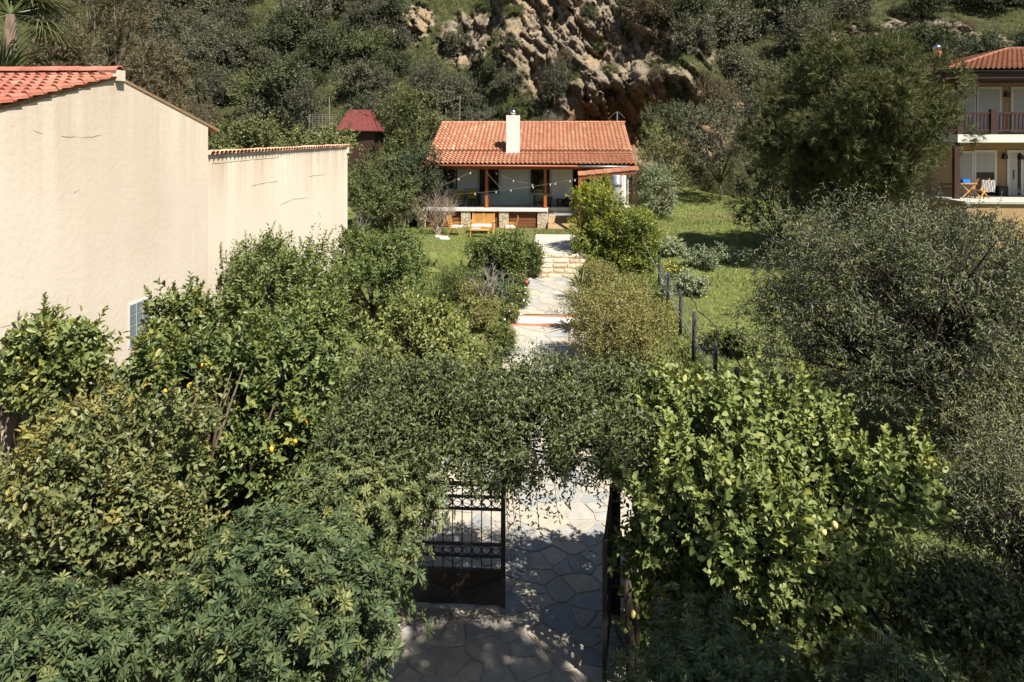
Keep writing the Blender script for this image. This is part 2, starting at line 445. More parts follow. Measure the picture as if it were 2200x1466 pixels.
class MB:
    def __init__(self):
        self.v = []; self.f = []
    def add(self, vs, fs):
        b = len(self.v)
        self.v.extend([tuple(p) for p in vs]); self.f.extend([tuple(i + b for i in q) for q in fs])
        return self
    def box(self, lo, hi):
        (x0, y0, z0), (x1, y1, z1) = lo, hi
        return self.add([(x0, y0, z0), (x1, y0, z0), (x1, y1, z0), (x0, y1, z0), (x0, y0, z1), (x1, y0, z1), (x1, y1, z1), (x0, y1, z1)],
                        [(0, 3, 2, 1), (4, 5, 6, 7), (0, 1, 5, 4), (1, 2, 6, 5), (2, 3, 7, 6), (3, 0, 4, 7)])
    def bar(self, a, b, w, h=None, up=(0, 0, 1)):
        """square bar from a to b"""
        a, b = Vector(a), Vector(b)
        h = h or w
        d = (b - a).normalized()
        s = d.cross(Vector(up))
        if s.length < 1e-4: s = d.cross(Vector((1, 0, 0)))
        s.normalize(); u = s.cross(d).normalized()
        c = []
        for p in (a, b):
            for i, j in ((-1, -1), (1, -1), (1, 1), (-1, 1)):
                c.append(p + s * (i * w / 2) + u * (j * h / 2))
        return self.add(c, [(0, 3, 2, 1), (4, 5, 6, 7), (0, 1, 5, 4), (1, 2, 6, 5), (2, 3, 7, 6), (3, 0, 4, 7)])
    def tube(self, pts, rad, n=8, cap=True):
        pts = [Vector(p) for p in pts]
        if not hasattr(rad, '__len__'): rad = [rad] * len(pts)
        b = len(self.v)
        prev = None
        for i, p in enumerate(pts):
            d = (pts[min(i + 1, len(pts) - 1)] - pts[max(i - 1, 0)])
            if d.length < 1e-6: d = Vector((0, 0, 1))
            d.normalize()
            s = prev - d * prev.dot(d) if prev else d.cross(Vector((0.31, .17, .93)))
            if s.length < 1e-4: s = d.cross(Vector((1, .2, 0)))
            s.normalize(); prev = s
            u = d.cross(s)
            for k in range(n):
                a = 2 * math.pi * k / n
                self.v.append(tuple(p + (s * math.cos(a) + u * math.sin(a)) * rad[i]))
        for i in range(len(pts) - 1):
            for k in range(n):
                k2 = (k + 1) % n
                self.f.append((b + i * n + k, b + i * n + k2, b + (i + 1) * n + k2, b + (i + 1) * n + k))
        if cap:
            self.f.append(tuple(b + k for k in reversed(range(n))))
            self.f.append(tuple(b + (len(pts) - 1) * n + k for k in range(n)))
        return self
    def prism(self, poly, ext):
        """polygon (3-D points) pushed along the vector ext"""
        e = Vector(ext); n = len(poly)
        a = [Vector(p) for p in poly]
        vs = a + [p + e for p in a]
        fs = [tuple(reversed(range(n))), tuple(range(n, 2 * n))] + [(i, (i + 1) % n, n + (i + 1) % n, n + i) for i in range(n)]
        return self.add(vs, fs)
    def lathe(self, prof, c, n=16):
        """prof: (radius, z)"""
        b = len(self.v)
        for r, z in prof:
            for k in range(n):
                a = 2 * math.pi * k / n
                self.v.append((c[0] + r * math.cos(a), c[1] + r * math.sin(a), c[2] + z))
        for i in range(len(prof) - 1):
            for k in range(n):
                k2 = (k + 1) % n
                self.f.append((b + i * n + k, b + i * n + k2, b + (i + 1) * n + k2, b + (i + 1) * n + k))
        self.f.append(tuple(b + k for k in reversed(range(n)))); self.f.append(tuple(b + (len(prof) - 1) * n + k for k in range(n)))
        return self
    def mesh(self, name, mat, off=(0, 0, 0), smooth=False, bevel=0):
        off = Vector(off)
        me = bpy.data.meshes.new(name)
        me.from_pydata([tuple(Vector(p) - off) for p in self.v], [], self.f)
        me.materials.append(MATS[mat])
        if smooth:
            me.polygons.foreach_set('use_smooth', np.ones(len(me.polygons), dtype=bool))
        me.update()
        return me
    def build(self, name, mat, parent=None, smooth=False, bevel=0.0):
        """vertices given in world space; the object sits in its parent's frame (parents are not rotated)"""
        off = Vector((0, 0, 0))
        q = parent
        while q is not None:
            off += Vector(q.location); q = q.parent
        o = link(name, self.mesh(name, mat, off, smooth), parent)
        if bevel:
            m = o.modifiers.new('bevel', 'BEVEL'); m.width = bevel; m.segments = 2; m.limit_method = 'ANGLE'
        return o
def box(lo, hi): return MB().box(lo, hi)

# ------------------------------------------------------------------ terrain
LAWN = 2.07
def gz_np(x, y):
    x = np.asarray(x, float); y = np.asarray(y, float)
    base = np.interp(y, [-30, 13, 23, 29.3, 36, 46, 54, 80], [0, 0, .97, 1.2, 1.8, 2.9, 3.8, 6])
    lawn = np.where(y > 30.4, LAWN, base)
    lawn = np.where((y > 30.25) & (y <= 30.55), 1.2 + (LAWN - 1.2) * np.clip((y - 30.25) / .3, 0, 1), lawn)
    w = np.clip((x - 1.5) / 1.2, 0, 1)
    w = w * w * (3 - 2 * w)
    g = lawn * (1 - w) + base * w
    P = np.stack([np.ravel(x) * .5, np.ravel(y) * .5, np.zeros(x.size)], 1) if x.ndim else np.array([[float(x) * .5, float(y) * .5, 0]])
    nz = (fbm(P, 3).reshape(np.shape(x)) - .5) * .35
    d = np.clip((np.abs(x + .3) - 2.6) / 1.5, 0, 1) * np.where(y > 30, np.clip((np.abs(x + 3) - 6) / 3, 0, 1), 1.0)
    return g + nz * d
def gz(x, y):
    return float(gz_np(np.array([x]), np.array([y]))[0])

def grid_mesh(name, X, Y, Z, mat, attrs=None, smooth=True):
    r, c = X.shape
    V = np.stack([X, Y, Z], 2).reshape(-1, 3)
    i = np.arange(r * c).reshape(r, c)
    q = np.stack([i[:-1, :-1], i[:-1, 1:], i[1:, 1:], i[1:, :-1]], 2).reshape(-1, 4)
    return raw_mesh(name, V, q.ravel(), np.arange(len(q)) * 4, attrs, mat, smooth)

gx = np.concatenate([np.arange(-70, -16, 4), np.arange(-16, 30, .4), np.arange(30, 80, 4)])
gy = np.concatenate([np.arange(-40, 4, 4), np.arange(4, 30.2, .4), [30.25, 30.4, 30.55], np.arange(30.9, 58, .45), np.arange(58, 90, 4)])
GX, GY = np.meshgrid(gx, gy)
GZ = gz_np(GX, GY)
bare = np.exp(-(((GX + 5.9) / .6) ** 2 + ((GY - 18.3) / 1.1) ** 2)) * .95
bare += np.exp(-(((GX + 3.6) / .6) ** 2 + ((GY - 11.2) / 1.0) ** 2)) * .5
bare += np.exp(-(((GX - 9) / 1.0) ** 2 + ((GY - 26) / .9) ** 2)) * .7
bare += np.where((GY < 9.5), .6, 0) + np.exp(-(((GX + .5) / 1.2) ** 2 + ((GY - 38.6) / .7) ** 2))
ground = link('ground', grid_mesh('ground', GX, GY, GZ, 'ground_grass', {'soil': np.clip(bare, 0, 1).ravel()}))
tag(ground, kind='structure')

def sstep(a, b, x):
    t = np.clip((x - a) / (b - a), 0, 1)
    return t * t * (3 - 2 * t)
def hill_base(x, z):
    """smooth back-of-garden slope: y of the surface at (x, z)"""
    x = np.asarray(x, float); z = np.asarray(z, float)
    foot = 51.5 + 1.2 * np.sin(x * .21 + 1) - 3.5 * sstep(5, 16, x) - 1.0 * sstep(-12, -30, x)
    cl = sstep(-9, -3, x) * (1 - sstep(10, 16, x))
    k = 1.25 * (1 - cl) + .52 * cl
    k2 = 1.2 * (1 - cl) + .95 * cl
    y = foot + k * np.minimum(z - 3, 12) + k2 * np.maximum(z - 15, 0)
    # overhang with a hollow under it, to the right behind the house
    hol = sstep(.5, 3.5, x) * (1 - sstep(9.5, 12.5, x))
    y = y + hol * (3.4 * np.exp(-((z - 8.2) / 2.2) ** 2) - 1.1 * np.exp(-((z - 11.9) / 1.1) ** 2))
    return y
hx = np.concatenate([np.arange(-90, -42, 1.2), np.arange(-42, -15, .36), np.arange(-15, 17, .17), np.arange(17, 48, .34), np.arange(48, 95, 1.2)]); hz = np.concatenate([np.arange(1, 7, .3), np.arange(7, 26, .17), np.arange(26, 60, .8)])
HX, HZ = np.meshgrid(hx, hz)
HY = hill_base(HX, HZ)
P = np.stack([HX.ravel(), HY.ravel(), HZ.ravel()], 1)
# rock amount
ROCKS = [(-8.5, 17.0, 3.4, 3.6), (1.0, 16, 6.5, 7.0), (6, 18, 6, 6), (6.5, 9, 7, 5), (-2.2, 20, 4, 4), (12.5, 17, 3, 4), (-15, 19, 3, 3),
         (28, 15.8, 5, 2.3), (34, 16.4, 5, 2.6), (38.5, 14.3, 3, 2.6), (23, 19, 3, 2), (17, 9.5, 3.5, 3), (-27, 21, 1.6, 4)]
rk = np.zeros(len(P))
for cx, cz, rx, rz in ROCKS:
    rk = np.maximum(rk, np.exp(-(((P[:, 0] - cx) / rx) ** 2 + ((P[:, 2] - cz) / rz) ** 2) ** 1.5))
# tilted strata: rotate the sampling frame
a_ = math.radians(28)
Q = np.stack([P[:, 0] * math.cos(a_) + P[:, 2] * math.sin(a_), P[:, 1] * .5, -P[:, 0] * math.sin(a_) + P[:, 2] * math.cos(a_)], 1)
f1, f2, cid, tl = worley(Q * np.array([.62, .35, .24]) + fbm(P * .25, 2)[:, None] * .25)
g1, g2, cid2, tl2 = worley(Q * np.array([1.5, .9, .62]) + 3.1)
h1, h2, cid3, tl3 = worley(Q * np.array([3.4, 2.0, 1.5]) + 8.4)
disp = (fbm(P * .13, 2) - .5) * 4.0
disp += rk * ((cid - .5) * 2.2 + tl * 3.6 + (cid2 - .5) * .7 + tl2 * 1.7 + (cid3 - .5) * .3 + tl3 * .8 + (np.mod(Q[:, 0] * .55 + fbm(P * .3, 2) * 1.2, 1.0) - .5) * .9 + (np.mod(Q[:, 0] * 1.9 + fbm(P * .5, 2), 1.0) - .5) * .35)
disp += (1 - rk) * (fbm(P * .9, 4, 3) - .5) * 1.1
HYd = (P[:, 1] + disp * np.clip((P[:, 2] - 1) / 3, .15, 1)).reshape(HX.shape)
och = np.exp(-(((P[:, 0] - 6.5) / 6) ** 2 + ((P[:, 2] - 8.5) / 2.6) ** 2) ** 2) * .95
och = np.maximum(och, np.exp(-(((P[:, 0] - 35) / 3) ** 2 + ((P[:, 2] - 12.5) / 2) ** 2)) * .9)
och = np.maximum(och, np.exp(-(((P[:, 0] + 27) / 1.6) ** 2 + ((P[:, 2] - 20) / 3) ** 2)) * .8)
herb = np.clip(1.05 - rk * 1.02 - och, 0, 1)
hill = link('hillside', grid_mesh('hillside', HX, HYd, HZ, 'hill_rock', {'ochre': och, 'herb': herb, 'cell': cid2 * .6 + cid * .4}, smooth=False))
tag(hill, kind='structure')
def hill_y(x, z):
    """y of the finished hillside by table lookup"""
    j = int(np.argmin(np.abs(hx - x)))
    i = int(np.argmin(np.abs(hz - z)))
    return float(HYd[i, j])
def hit(px, py, d0=38.0):
    """where the sight line through a photo pixel meets the hillside or the ground"""
    d = d0
    while d < 140:
        p = at(px, py, d)
        if p.z >= 1.2 and hill_y(p.x, p.z) <= p.y: return p, d
        if p.y < 58 and p.z <= gz(p.x, p.y): return p, d
        d += .35
    return p, d

# ------------------------------------------------------------------ foliage library
LEAF6 = (np.array([[0, 0, 0], [.32, .5, .10], [.72, .40, .07], [1, 0, -.10], [.72, -.40, .07], [.32, -.5, .10]]), [(0, 3, 2, 1), (0, 5, 4, 3)])
LEAF4 = (np.array([[0, 0, 0], [.45, .5, .08], [1, 0, -.08], [.45, -.5, .08]]), [(0, 2, 1), (0, 3, 2)])
LEAF4B = (np.array([[0, 0, 0], [.62, .5, .06], [1, 0, -.06], [.62, -.5, .06]]), [(0, 2, 1), (0, 3, 2)])
NEEDLE = (np.array([[0, -.5, 0], [0, .5, 0], [1, 0, 0]]), [(0, 1, 2)])
BLADE = (np.array([[0, -.5, 0], [0, .5, 0], [.55, .36, .10], [.55, -.36, .10], [1, 0, .0]]), [(0, 1, 2, 3), (3, 2, 4)])
def norm(a):
    return a / np.maximum(np.linalg.norm(a, axis=-1, keepdims=True), 1e-9)
def leaves(name, P, D, N, L, W, tm, mat, tint=None, curl=1.0):
    T, faces = tm
    D = norm(D); S = norm(np.cross(N, D)); U = np.cross(D, S)
    V = P[:, None, :] + D[:, None, :] * (T[None, :, 0, None] * L[:, None, None]) + S[:, None, :] * (T[None, :, 1, None] * W[:, None, None]) \
        + U[:, None, :] * (T[None, :, 2, None] * (curl * L)[:, None, None])
    return tmpl_mesh(name, V, faces, {'tint': tint} if tint is not None else {'tint': np.zeros(len(P))}, mat)
def shell_points(lobes, n, rng, low=.6, bottom=-.5, rough=.16):
    """points near the surface of a lumpy union of ellipsoids, with outward normals"""
    lob = np.array(lobes, float)
    ar = (lob[:, 3] * lob[:, 4] + lob[:, 3] * lob[:, 5] + lob[:, 4] * lob[:, 5])
    m = int(n * 2.6)
    k = rng.choice(len(lob), m, p=ar / ar.sum())
    u = norm(rng.normal(size=(m, 3)))
    u = u[(u[:, 2] > bottom) | (rng.random(m) < .25)]; k = k[:len(u)]
    r = low + (1 - low) * rng.random(len(u)) ** .8
    C, R = lob[k, :3], lob[k, 3:]
    r = r * (1 + rough * 2 * (fbm(u * 2.3 + C * 1.7 + 5, 3) - .5) * 2)
    p = C + R * u * r[:, None]
    nrm = norm(u / R)
    keep = np.ones(len(p), bool)
    for j in range(len(lob)):
        q = np.linalg.norm((p - lob[j, :3]) / lob[j, 3:], axis=1)
        keep &= ~((q < low * .92) & (k != j))
    p, nrm = p[keep][:n], nrm[keep][:n]
    return p, nrm
def crown(name, lobes, shoots, per, L, W, mat, seed, tm=LEAF4, low=.6, up=.35, out=.8, rnd=.5, slen=.3, ang=52, droop=0.0,
          rosette=False, young=.12, young_top=True, bottom=-.5, rough=.16, tintfn=None, flat=.35, face=None, sprouts=0, sprout_len=.5, clump=0, clump_r=.17, curl=1.0):
    rng = np.random.default_rng(seed)
    shoots = int(shoots * .53); L *= 1.16; W *= 1.16
    if clump:        # shoots gather on branchlets, with dark gaps between them
        pc, nc = shell_points(lobes, max(12, shoots // clump), rng, low, bottom, rough)
        ix = np.repeat(np.arange(len(pc)), clump)
        of = rng.normal(size=(len(ix), 3)) * (clump_r * (.7 + .6 * rng.random(len(pc)))[ix])[:, None]
        of -= nc[ix] * (of * nc[ix]).sum(1)[:, None] * .35
        p = pc[ix] + of
        nr = norm(nc[ix] + of / clump_r * .45)
    else:
        p, nr = shell_points(lobes, shoots, rng, low, bottom, rough)
    if face is not None:      # thin the side that neither the picture nor a step aside can see
        f = np.array(face); f = f / np.linalg.norm(f)
        keep = (nr @ f > -.35) | (rng.random(len(p)) < .35)
        p, nr = p[keep], nr[keep]
    n = len(p)
    d = norm(nr * out + np.array([0, 0, up]) + rng.normal(size=(n, 3)) * rnd)
    d[:, 2] -= droop; d = norm(d)
    wild = (rng.random(n) < .05) & (nr[:, 2] > .1)
    sl = slen * (.6 + .8 * rng.random(n)) * np.where(wild, 1.4, 1.0)
    d = np.where(wild[:, None], norm(d + np.array([0, 0, .9])), d)
    a = norm(np.cross(d, rng.normal(size=(n, 3)))); b = np.cross(d, a)
    ph0 = rng.random(n) * 6.28
    yt = np.where(rng.random(n) < young, .35 + .65 * rng.random(n), 0.0)
    if young_top: yt = yt * np.clip(nr[:, 2] * .9 + .5, 0, 1)
    if tintfn is not None: yt = np.clip(yt + tintfn(p, nr, rng), 0, 1)
    Ps, Ds, Ns, Ls, Ts = [], [], [], [], []
    for j in range(per):
        t = (j + .5) / per
        ph = ph0 + j * 2.399
        aa = np.radians((62 + 22 * rng.random(n)) if rosette else (ang + rng.normal(size=n) * 14) * (1.15 - .45 * t))
        per_v = a * np.cos(ph)[:, None] + b * np.sin(ph)[:, None]
        ld = norm(d * np.cos(aa)[:, None] + per_v * np.sin(aa)[:, None] - np.array([0, 0, .12]))
        ts = (.85 + .15 * t) if rosette else t
        Ps.append(p + d * (sl * (ts - .5))[:, None])
        Ds.append(ld)
        Ns.append(norm(d * (1 - flat) + np.array([0, 0, flat]) + rng.normal(size=(n, 3)) * .5))
        Ls.append(L * (.65 + .6 * rng.random(n)) * (1 - .25 * t))
        Ts.append(np.clip(yt * (.5 + .8 * t), 0, 1))
    if sprouts:      # upright leafy shoots that break the outline
        cand = np.where(nr[:, 2] > .15)[0]
        ix = rng.choice(cand, sprouts)
        sd = norm(np.array([0, 0, 1.0]) + nr[ix] * .45 + rng.normal(size=(sprouts, 3)) * .16)
        sa = norm(np.cross(sd, rng.normal(size=(sprouts, 3)))); sb = np.cross(sd, sa)
        ln = sprout_len * (.45 + .9 * rng.random(sprouts))
        m = 24
        for j in range(m):
            t = j / m
            ph = j * 2.399 + ix
            aa = np.radians(62 - 34 * t + rng.normal(size=sprouts) * 8)
            pv = sa * np.cos(ph)[:, None] + sb * np.sin(ph)[:, None]
            Ps.append(p[ix] + sd * (ln * t)[:, None])
            Ds.append(norm(sd * np.cos(aa)[:, None] + pv * np.sin(aa)[:, None]))
            Ns.append(norm(sd + rng.normal(size=(sprouts, 3)) * .2))
            Ls.append(L * (.95 - .45 * t) * (.8 + .4 * rng.random(sprouts)))
            Ts.append(np.clip(.15 + .55 * t * rng.random(sprouts), 0, 1))
    P, D, N, LL, T = map(np.concatenate, (Ps, Ds, Ns, Ls, Ts))
    return leaves(name, P, D, N, LL, LL * (W / L), tm, mat, T, curl), p, nr
def limbs(lobes, base_r, rng, h0=.3, bend=.25, n=6, fork=None):
    """trunk that forks into limbs running to each lobe"""
    m = MB()
    lob = np.array(lobes, float)
    c = lob[:, :3].mean(0)
    fk = Vector(fork) if fork is not None else Vector((c[0] * .4, c[1] * .4, max(.35, c[2] * h0)))
    m.tube([(0, 0, -.15), fk * .5 + Vector((rng.normal() * .05, rng.normal() * .05, 0)), fk], [base_r * 1.25, base_r, base_r * .9], n)
    for l in lob:
        e = Vector(l[:3]) + Vector((0, 0, l[5] * .35))
        mid = fk.lerp(e, .5) + Vector((rng.normal() * bend, rng.normal() * bend, abs(rng.normal()) * bend * .4))
        m.tube([fk * .97, mid, e], [base_r * .62, base_r * .4, base_r * .1], n - 1)
        for q in range(3):
            e2 = Vector(l[:3]) + Vector((rng.normal() * l[3] * .5, rng.normal() * l[4] * .5, rng.normal() * l[5] * .4))
            m.tube([mid, mid.lerp(e2, .5) + Vector((rng.normal() * .08, rng.normal() * .08, .08)), e2], [base_r * .3, base_r * .18, base_r * .05], 5)
    return m
def plant(name, label, cat, base, lobes, crown_kw, trunk_r=.08, trunk_mat='bark', group=None, seed=1, h0=.3, fork=None):
    t = thing(name, label, cat, base, 0, group)
    me, p, nr = crown('crown', lobes, seed=seed, **crown_kw)
    link('crown', me, t)
    if trunk_r:
        rng = np.random.default_rng(seed + 100)
        link('trunk', limbs(lobes, trunk_r, rng, h0, fork=fork).mesh('trunk', trunk_mat, smooth=True), t)
    return t, p, nr
def lobes_in(w, h, zc, n, seed, depth=None, core=.33):
    """an uneven heap of ellipsoids filling a crown of width w, height h centred at height zc"""
    rng = np.random.default_rng(seed)
    depth = depth or w
    L = [(0, 0, zc - h * .04, w * core, depth * core, h * core * 1.15)]
    m = n + 5
    for i in range(m):
        a = 2 * math.pi * (i * .382 + rng.random() * .25)
        zz = zc + h * (-.30 + .60 * ((i + rng.random()) / m))
        rr = math.sqrt(max(.2, 1 - ((zz - zc) / (h * .5)) ** 2))
        s = .13 + .11 * rng.random()
        k = (.5 - s) * (.82 + .25 * rng.random())
        L.append((math.cos(a) * w * k * rr, math.sin(a) * depth * k * rr, zz, w * s, depth * s, h * (s * .85 + .03)))
    for i in range(3):
        s = .12 + .06 * rng.random()
        L.append((rng.normal() * w * .15, rng.normal() * depth * .15, zc + h * (.48 - s) * (.8 + .2 * rng.random()), w * s, depth * s, h * s))
    return L

# ------------------------------------------------------------------ paving
def clip_half(poly, a, b, c):
    """keep a*x + b*y <= c"""
    out = []
    for i in range(len(poly)):
        p, q = poly[i], poly[(i + 1) % len(poly)]
        dp, dq = a * p[0] + b * p[1] - c, a * q[0] + b * q[1] - c
        if dp <= 0: out.append(p)
        if (dp < 0 < dq) or (dq < 0 < dp):
            t = dp / (dp - dq)
            out.append((p[0] + (q[0] - p[0]) * t, p[1] + (q[1] - p[1]) * t))
    return out
def crazy(x0, x1, y0, y1, size, gap, seed, inside=None, jit=.48):
    rng = random.Random(seed)
    nx, ny = max(1, round((x1 - x0) / size)), max(1, round((y1 - y0) / size))
    sx, sy = (x1 - x0) / nx, (y1 - y0) / ny
    pts = [(x0 + (i + .5 + rng.uniform(-jit, jit)) * sx, y0 + (j + .5 + rng.uniform(-jit, jit)) * sy) for i in range(nx) for j in range(ny)]
    pts = [p for p in pts if rng.random() > .16]
    cells = []
    for i, p in enumerate(pts):
        if inside and not inside(*p): continue
        poly = [(x0, y0), (x1, y0), (x1, y1), (x0, y1)]
        for j, q in enumerate(pts):
            if i == j: continue
            dx, dy = q[0] - p[0], q[1] - p[1]
            l = math.hypot(dx, dy)
            if l > size * 3.2: continue
            dx /= l; dy /= l
            poly = clip_half(poly, dx, dy, dx * (p[0] + q[0]) / 2 + dy * (p[1] + q[1]) / 2 - gap / 2)
            if len(poly) < 3: break
        if len(poly) >= 3: cells.append(poly)
    return cells
_rp = random.Random(4)
def paving(name, rects, size, gap, seed, mat='flagstone', lift=.03):
    """structure: a mortar bed with stones set into it, following the ground"""
    bed = MB()
    for (x0, x1, y0, y1) in rects:
        n = max(1, int((y1 - y0) / .5))
        for k in range(n):
            ya, yb = y0 + (y1 - y0) * k / n, y0 + (y1 - y0) * (k + 1) / n
            za, zb = gz(-.3, ya) + lift, gz(-.3, yb) + lift
            bed.add([(x0, ya, za), (x1, ya, za), (x1, yb, zb), (x0, yb, zb)], [(0, 1, 2, 3)])
        for xx in (x0, x1):
            bed.add([(xx, y0, gz(-.3, y0) - .1), (xx, y1, gz(-.3, y1) - .1), (xx, y1, gz(-.3, y1) + lift), (xx, y0, gz(-.3, y0) + lift)], [(0, 1, 2, 3)])
    o = tag(bed.build(name, 'grout'), kind='structure')
    for r, (x0, x1, y0, y1) in enumerate(rects):
        for c in crazy(x0 + .02, x1 - .02, y0 + .01, y1 - .01, size, gap, seed + r):
            t = .010 + _rp.random() * .014
            c2 = []
            for i_ in range(len(c)):
                p_, q_ = c[i_], c[(i_ + 1) % len(c)]
                l_ = math.hypot(q_[0] - p_[0], q_[1] - p_[1])
                c2.append(p_)
                for f_ in ((.33, .66) if l_ > .25 else ((.5,) if l_ > .1 else ())):
                    c2.append((p_[0] + (q_[0] - p_[0]) * f_ + _rp.uniform(-.011, .011), p_[1] + (q_[1] - p_[1]) * f_ + _rp.uniform(-.011, .011)))
            c = c2
            cx = sum(p[0] for p in c) / len(c); cy = sum(p[1] for p in c) / len(c)
            top = [(p[0] + (cx - p[0]) * .03, p[1] + (cy - p[1]) * .03, gz(-.3, p[1]) + lift + t) for p in c]
            bot = [(p[0], p[1], gz(-.3, p[1]) + lift - .03) for p in c]
            n = len(c)
            m = MB().add(bot + top, [tuple(range(n, 2 * n))] + [(i, (i + 1) % n, n + (i + 1) % n, n + i) for i in range(n)])
            m.build('flagstone', mat, o)
    return o
drive = paving('driveway', [(-2.75, 1.75, 6.2, 15.0)], .37, .028, 11)
path = paving('path', [(-1.5, 1.05, 15.0, 22.9), (-1.5, 1.05, 24.2, 29.45)], .5, .025, 31)
# red and white band across the path
band = tag(box((-1.55, 22.9, gz(-.3, 22.9) - .1), (1.1, 24.2, gz(-.3, 22.9) + .03)).build('path_band', 'grout'), kind='structure')
_zb = gz(-.3, 22.9) + .055
for yy, dy, nm, mt, step in ((22.92, .2, 'brick', 'brick_red', .24), (23.14, .82, 'paving_tile', 'white_band_tile', .55), (23.98, .2, 'brick', 'brick_red', .24)):
    x = -1.54
    me = box((0, 0, -.05), (step - .012, dy, 0)).mesh(nm, mt)
    while x < 1.0:
        link(nm, me, band, (x, yy, _zb + _rp.uniform(-.003, .004)), (_rp.uniform(-.006, .006), 0, 0))
        x += step
# stone steps up to the lawn, with the stub of retaining wall beside them
def rough_block(lo, hi, rng, mat, parent, name='step_stone', amp=.02):
    nx = max(2, int((hi[0] - lo[0]) / .12)); nz = 3
    vs, fs = [], []
    for j in range(nz + 1):
        for i in range(nx + 1):
            e = amp if 0 < i < nx and 0 < j < nz else amp * .35
            vs.append((lo[0] + (hi[0] - lo[0]) * i / nx + rng.uniform(-e, e) * .4, lo[1] - rng.uniform(0, 1) * e + (.02 if j in (0, nz) or i in (0, nx) else 0), lo[2] + (hi[2] - lo[2]) * j / nz + rng.uniform(-e, e) * .3 * (0 < j < nz)))
    for j in range(nz):
        for i in range(nx):
            a = j * (nx + 1) + i
            fs.append((a, a + 1, a + nx + 2, a + nx + 1))
    b = len(vs)
    vs += [(lo[0], hi[1], lo[2]), (hi[0], hi[1], lo[2]), (hi[0], hi[1], hi[2]), (lo[0], hi[1], hi[2])]
    fs.append(tuple([nz * (nx + 1) + i for i in range(nx + 1)] + [b + 2, b + 3]))
    fs.append(tuple([j * (nx + 1) for j in range(nz + 1)] + [b + 3, b])[::-1]); fs.append(tuple([j * (nx + 1) + nx for j in range(nz + 1)] + [b + 2, b + 1]))
    fs.append((b + 1, b, b + 3, b + 2))
    return MB().add(vs, fs).build(name, mat, parent)
steps = thing('stone_steps', 'rough yellowish stone steps leading from the path up to the lawn', 'steps', (-.3, 30, 1.2))
_rs = random.Random(8)
for k in range(5):
    z0 = 1.2 + k * .178; y0 = 29.42 + k * .24
    x = -.72
    while x < 1.35:
        w = _rs.uniform(.38, .75)
        x2 = min(1.4, x + w)
        rough_block((x + .008, y0, z0 + .006), (x2 - .008, y0 + .42, z0 + .178), _rs, 'wall_stone', steps)
        x = x2
retw = thing('retaining_wall', 'low yellowish rubble retaining wall beside the stone steps', 'wall', (-2, 30, 1.2))
box((-3.6, 29.62, 1.0), (-.74, 30.3, 2.04)).build('core', 'grout', retw)
for c in crazy(-3.6, -.74, 1.1, 2.1, .27, .02, 77):
    t = _rs.uniform(.03, .07)
    MB().prism([(p[0], 29.64, p[1]) for p in c], (0, -t, 0)).build('stone', 'wall_stone', retw)
for k in range(7):
    rough_block((-3.6 + k * .41, 29.56, 2.045), (-3.2 + k * .41, 30.32, 2.12), _rs, 'wall_stone', retw, 'coping_stone', .01)
landing = tag(box((-1.0, 30.5, 1.9), (1.45, 36.3, 2.12)).build('landing', 'concrete', bevel=.01), kind='structure')

# ------------------------------------------------------------------ roof tiles
def tile_mesh(name, w, ln, h, mat, lip=.075):
    prof = [(0, 0)] + [(w * .64 * (1 - math.cos(math.pi * i / 6)) / 2, h * math.sin(math.pi * i / 6)) for i in range(1, 6)] + [(w * .64, 0), (w * .82, -h * .22), (w * 1.02, 0)]
    vs = [(x, -.03, z + lip) for x, z in prof] + [(x, ln + .02, z) for x, z in prof] + [(x, -.03, z + lip - .022) for x, z in prof]
    n = len(prof)
    fs = [(i, i + 1, n + i + 1, n + i) for i in range(n - 1)] + [(2 * n + i, 2 * n + i + 1, i + 1, i) for i in range(n - 1)]
    return MB().add(vs, fs)
def ridge_mesh(r, ln, n=8):
    vs = []
    for y, rr in ((0, r), (ln, r * .86)):
        vs += [(rr * math.cos(math.pi * i / n), y, rr * .75 * math.sin(math.pi * i / n)) for i in range(n + 1)]
    vs += [(r * .86 * math.cos(math.pi * i / n), 0, r * .62 * math.sin(math.pi * i / n)) for i in range(n + 1)]
    k = n + 1
    return MB().add(vs, [(i, k + i, k + i + 1, i + 1) for i in range(n)] + [(i, i + 1, 2 * k + i + 1, 2 * k + i) for i in range(n)])
def join_tiles(name, mb, mats, mat, parent):
    """many alike tiles in one mesh (they lie too far or too many to be objects)"""
    T = np.array(mb.v); V = np.stack([np.array(M) for M in mats])   # 4x4 each
    W = np.einsum('nij,kj->nki', V[:, :3, :3], T) + V[:, None, :3, 3]
    me = tmpl_mesh(name, W, mb.f, None, mat)
    return link(name, me, parent)
from mathutils import Matrix, Euler
def M4(loc, rot): return Matrix.Translation(loc) @ Euler(rot).to_matrix().to_4x4()

# ------------------------------------------------------------------ the white house in the middle
HX0, HX1 = -7.45, 4.62
HB = Vector((-1.4, 41.0, 2.1))
house = thing('garden_house', 'low white house with red tiled roof, white chimney and wooden porch behind the lawn', 'house', HB)
def hb(lo, hi, name, mat, parent=None, bevel=0): return box(lo, hi).build(name, mat, parent or house, bevel=bevel)
WY = 41.1
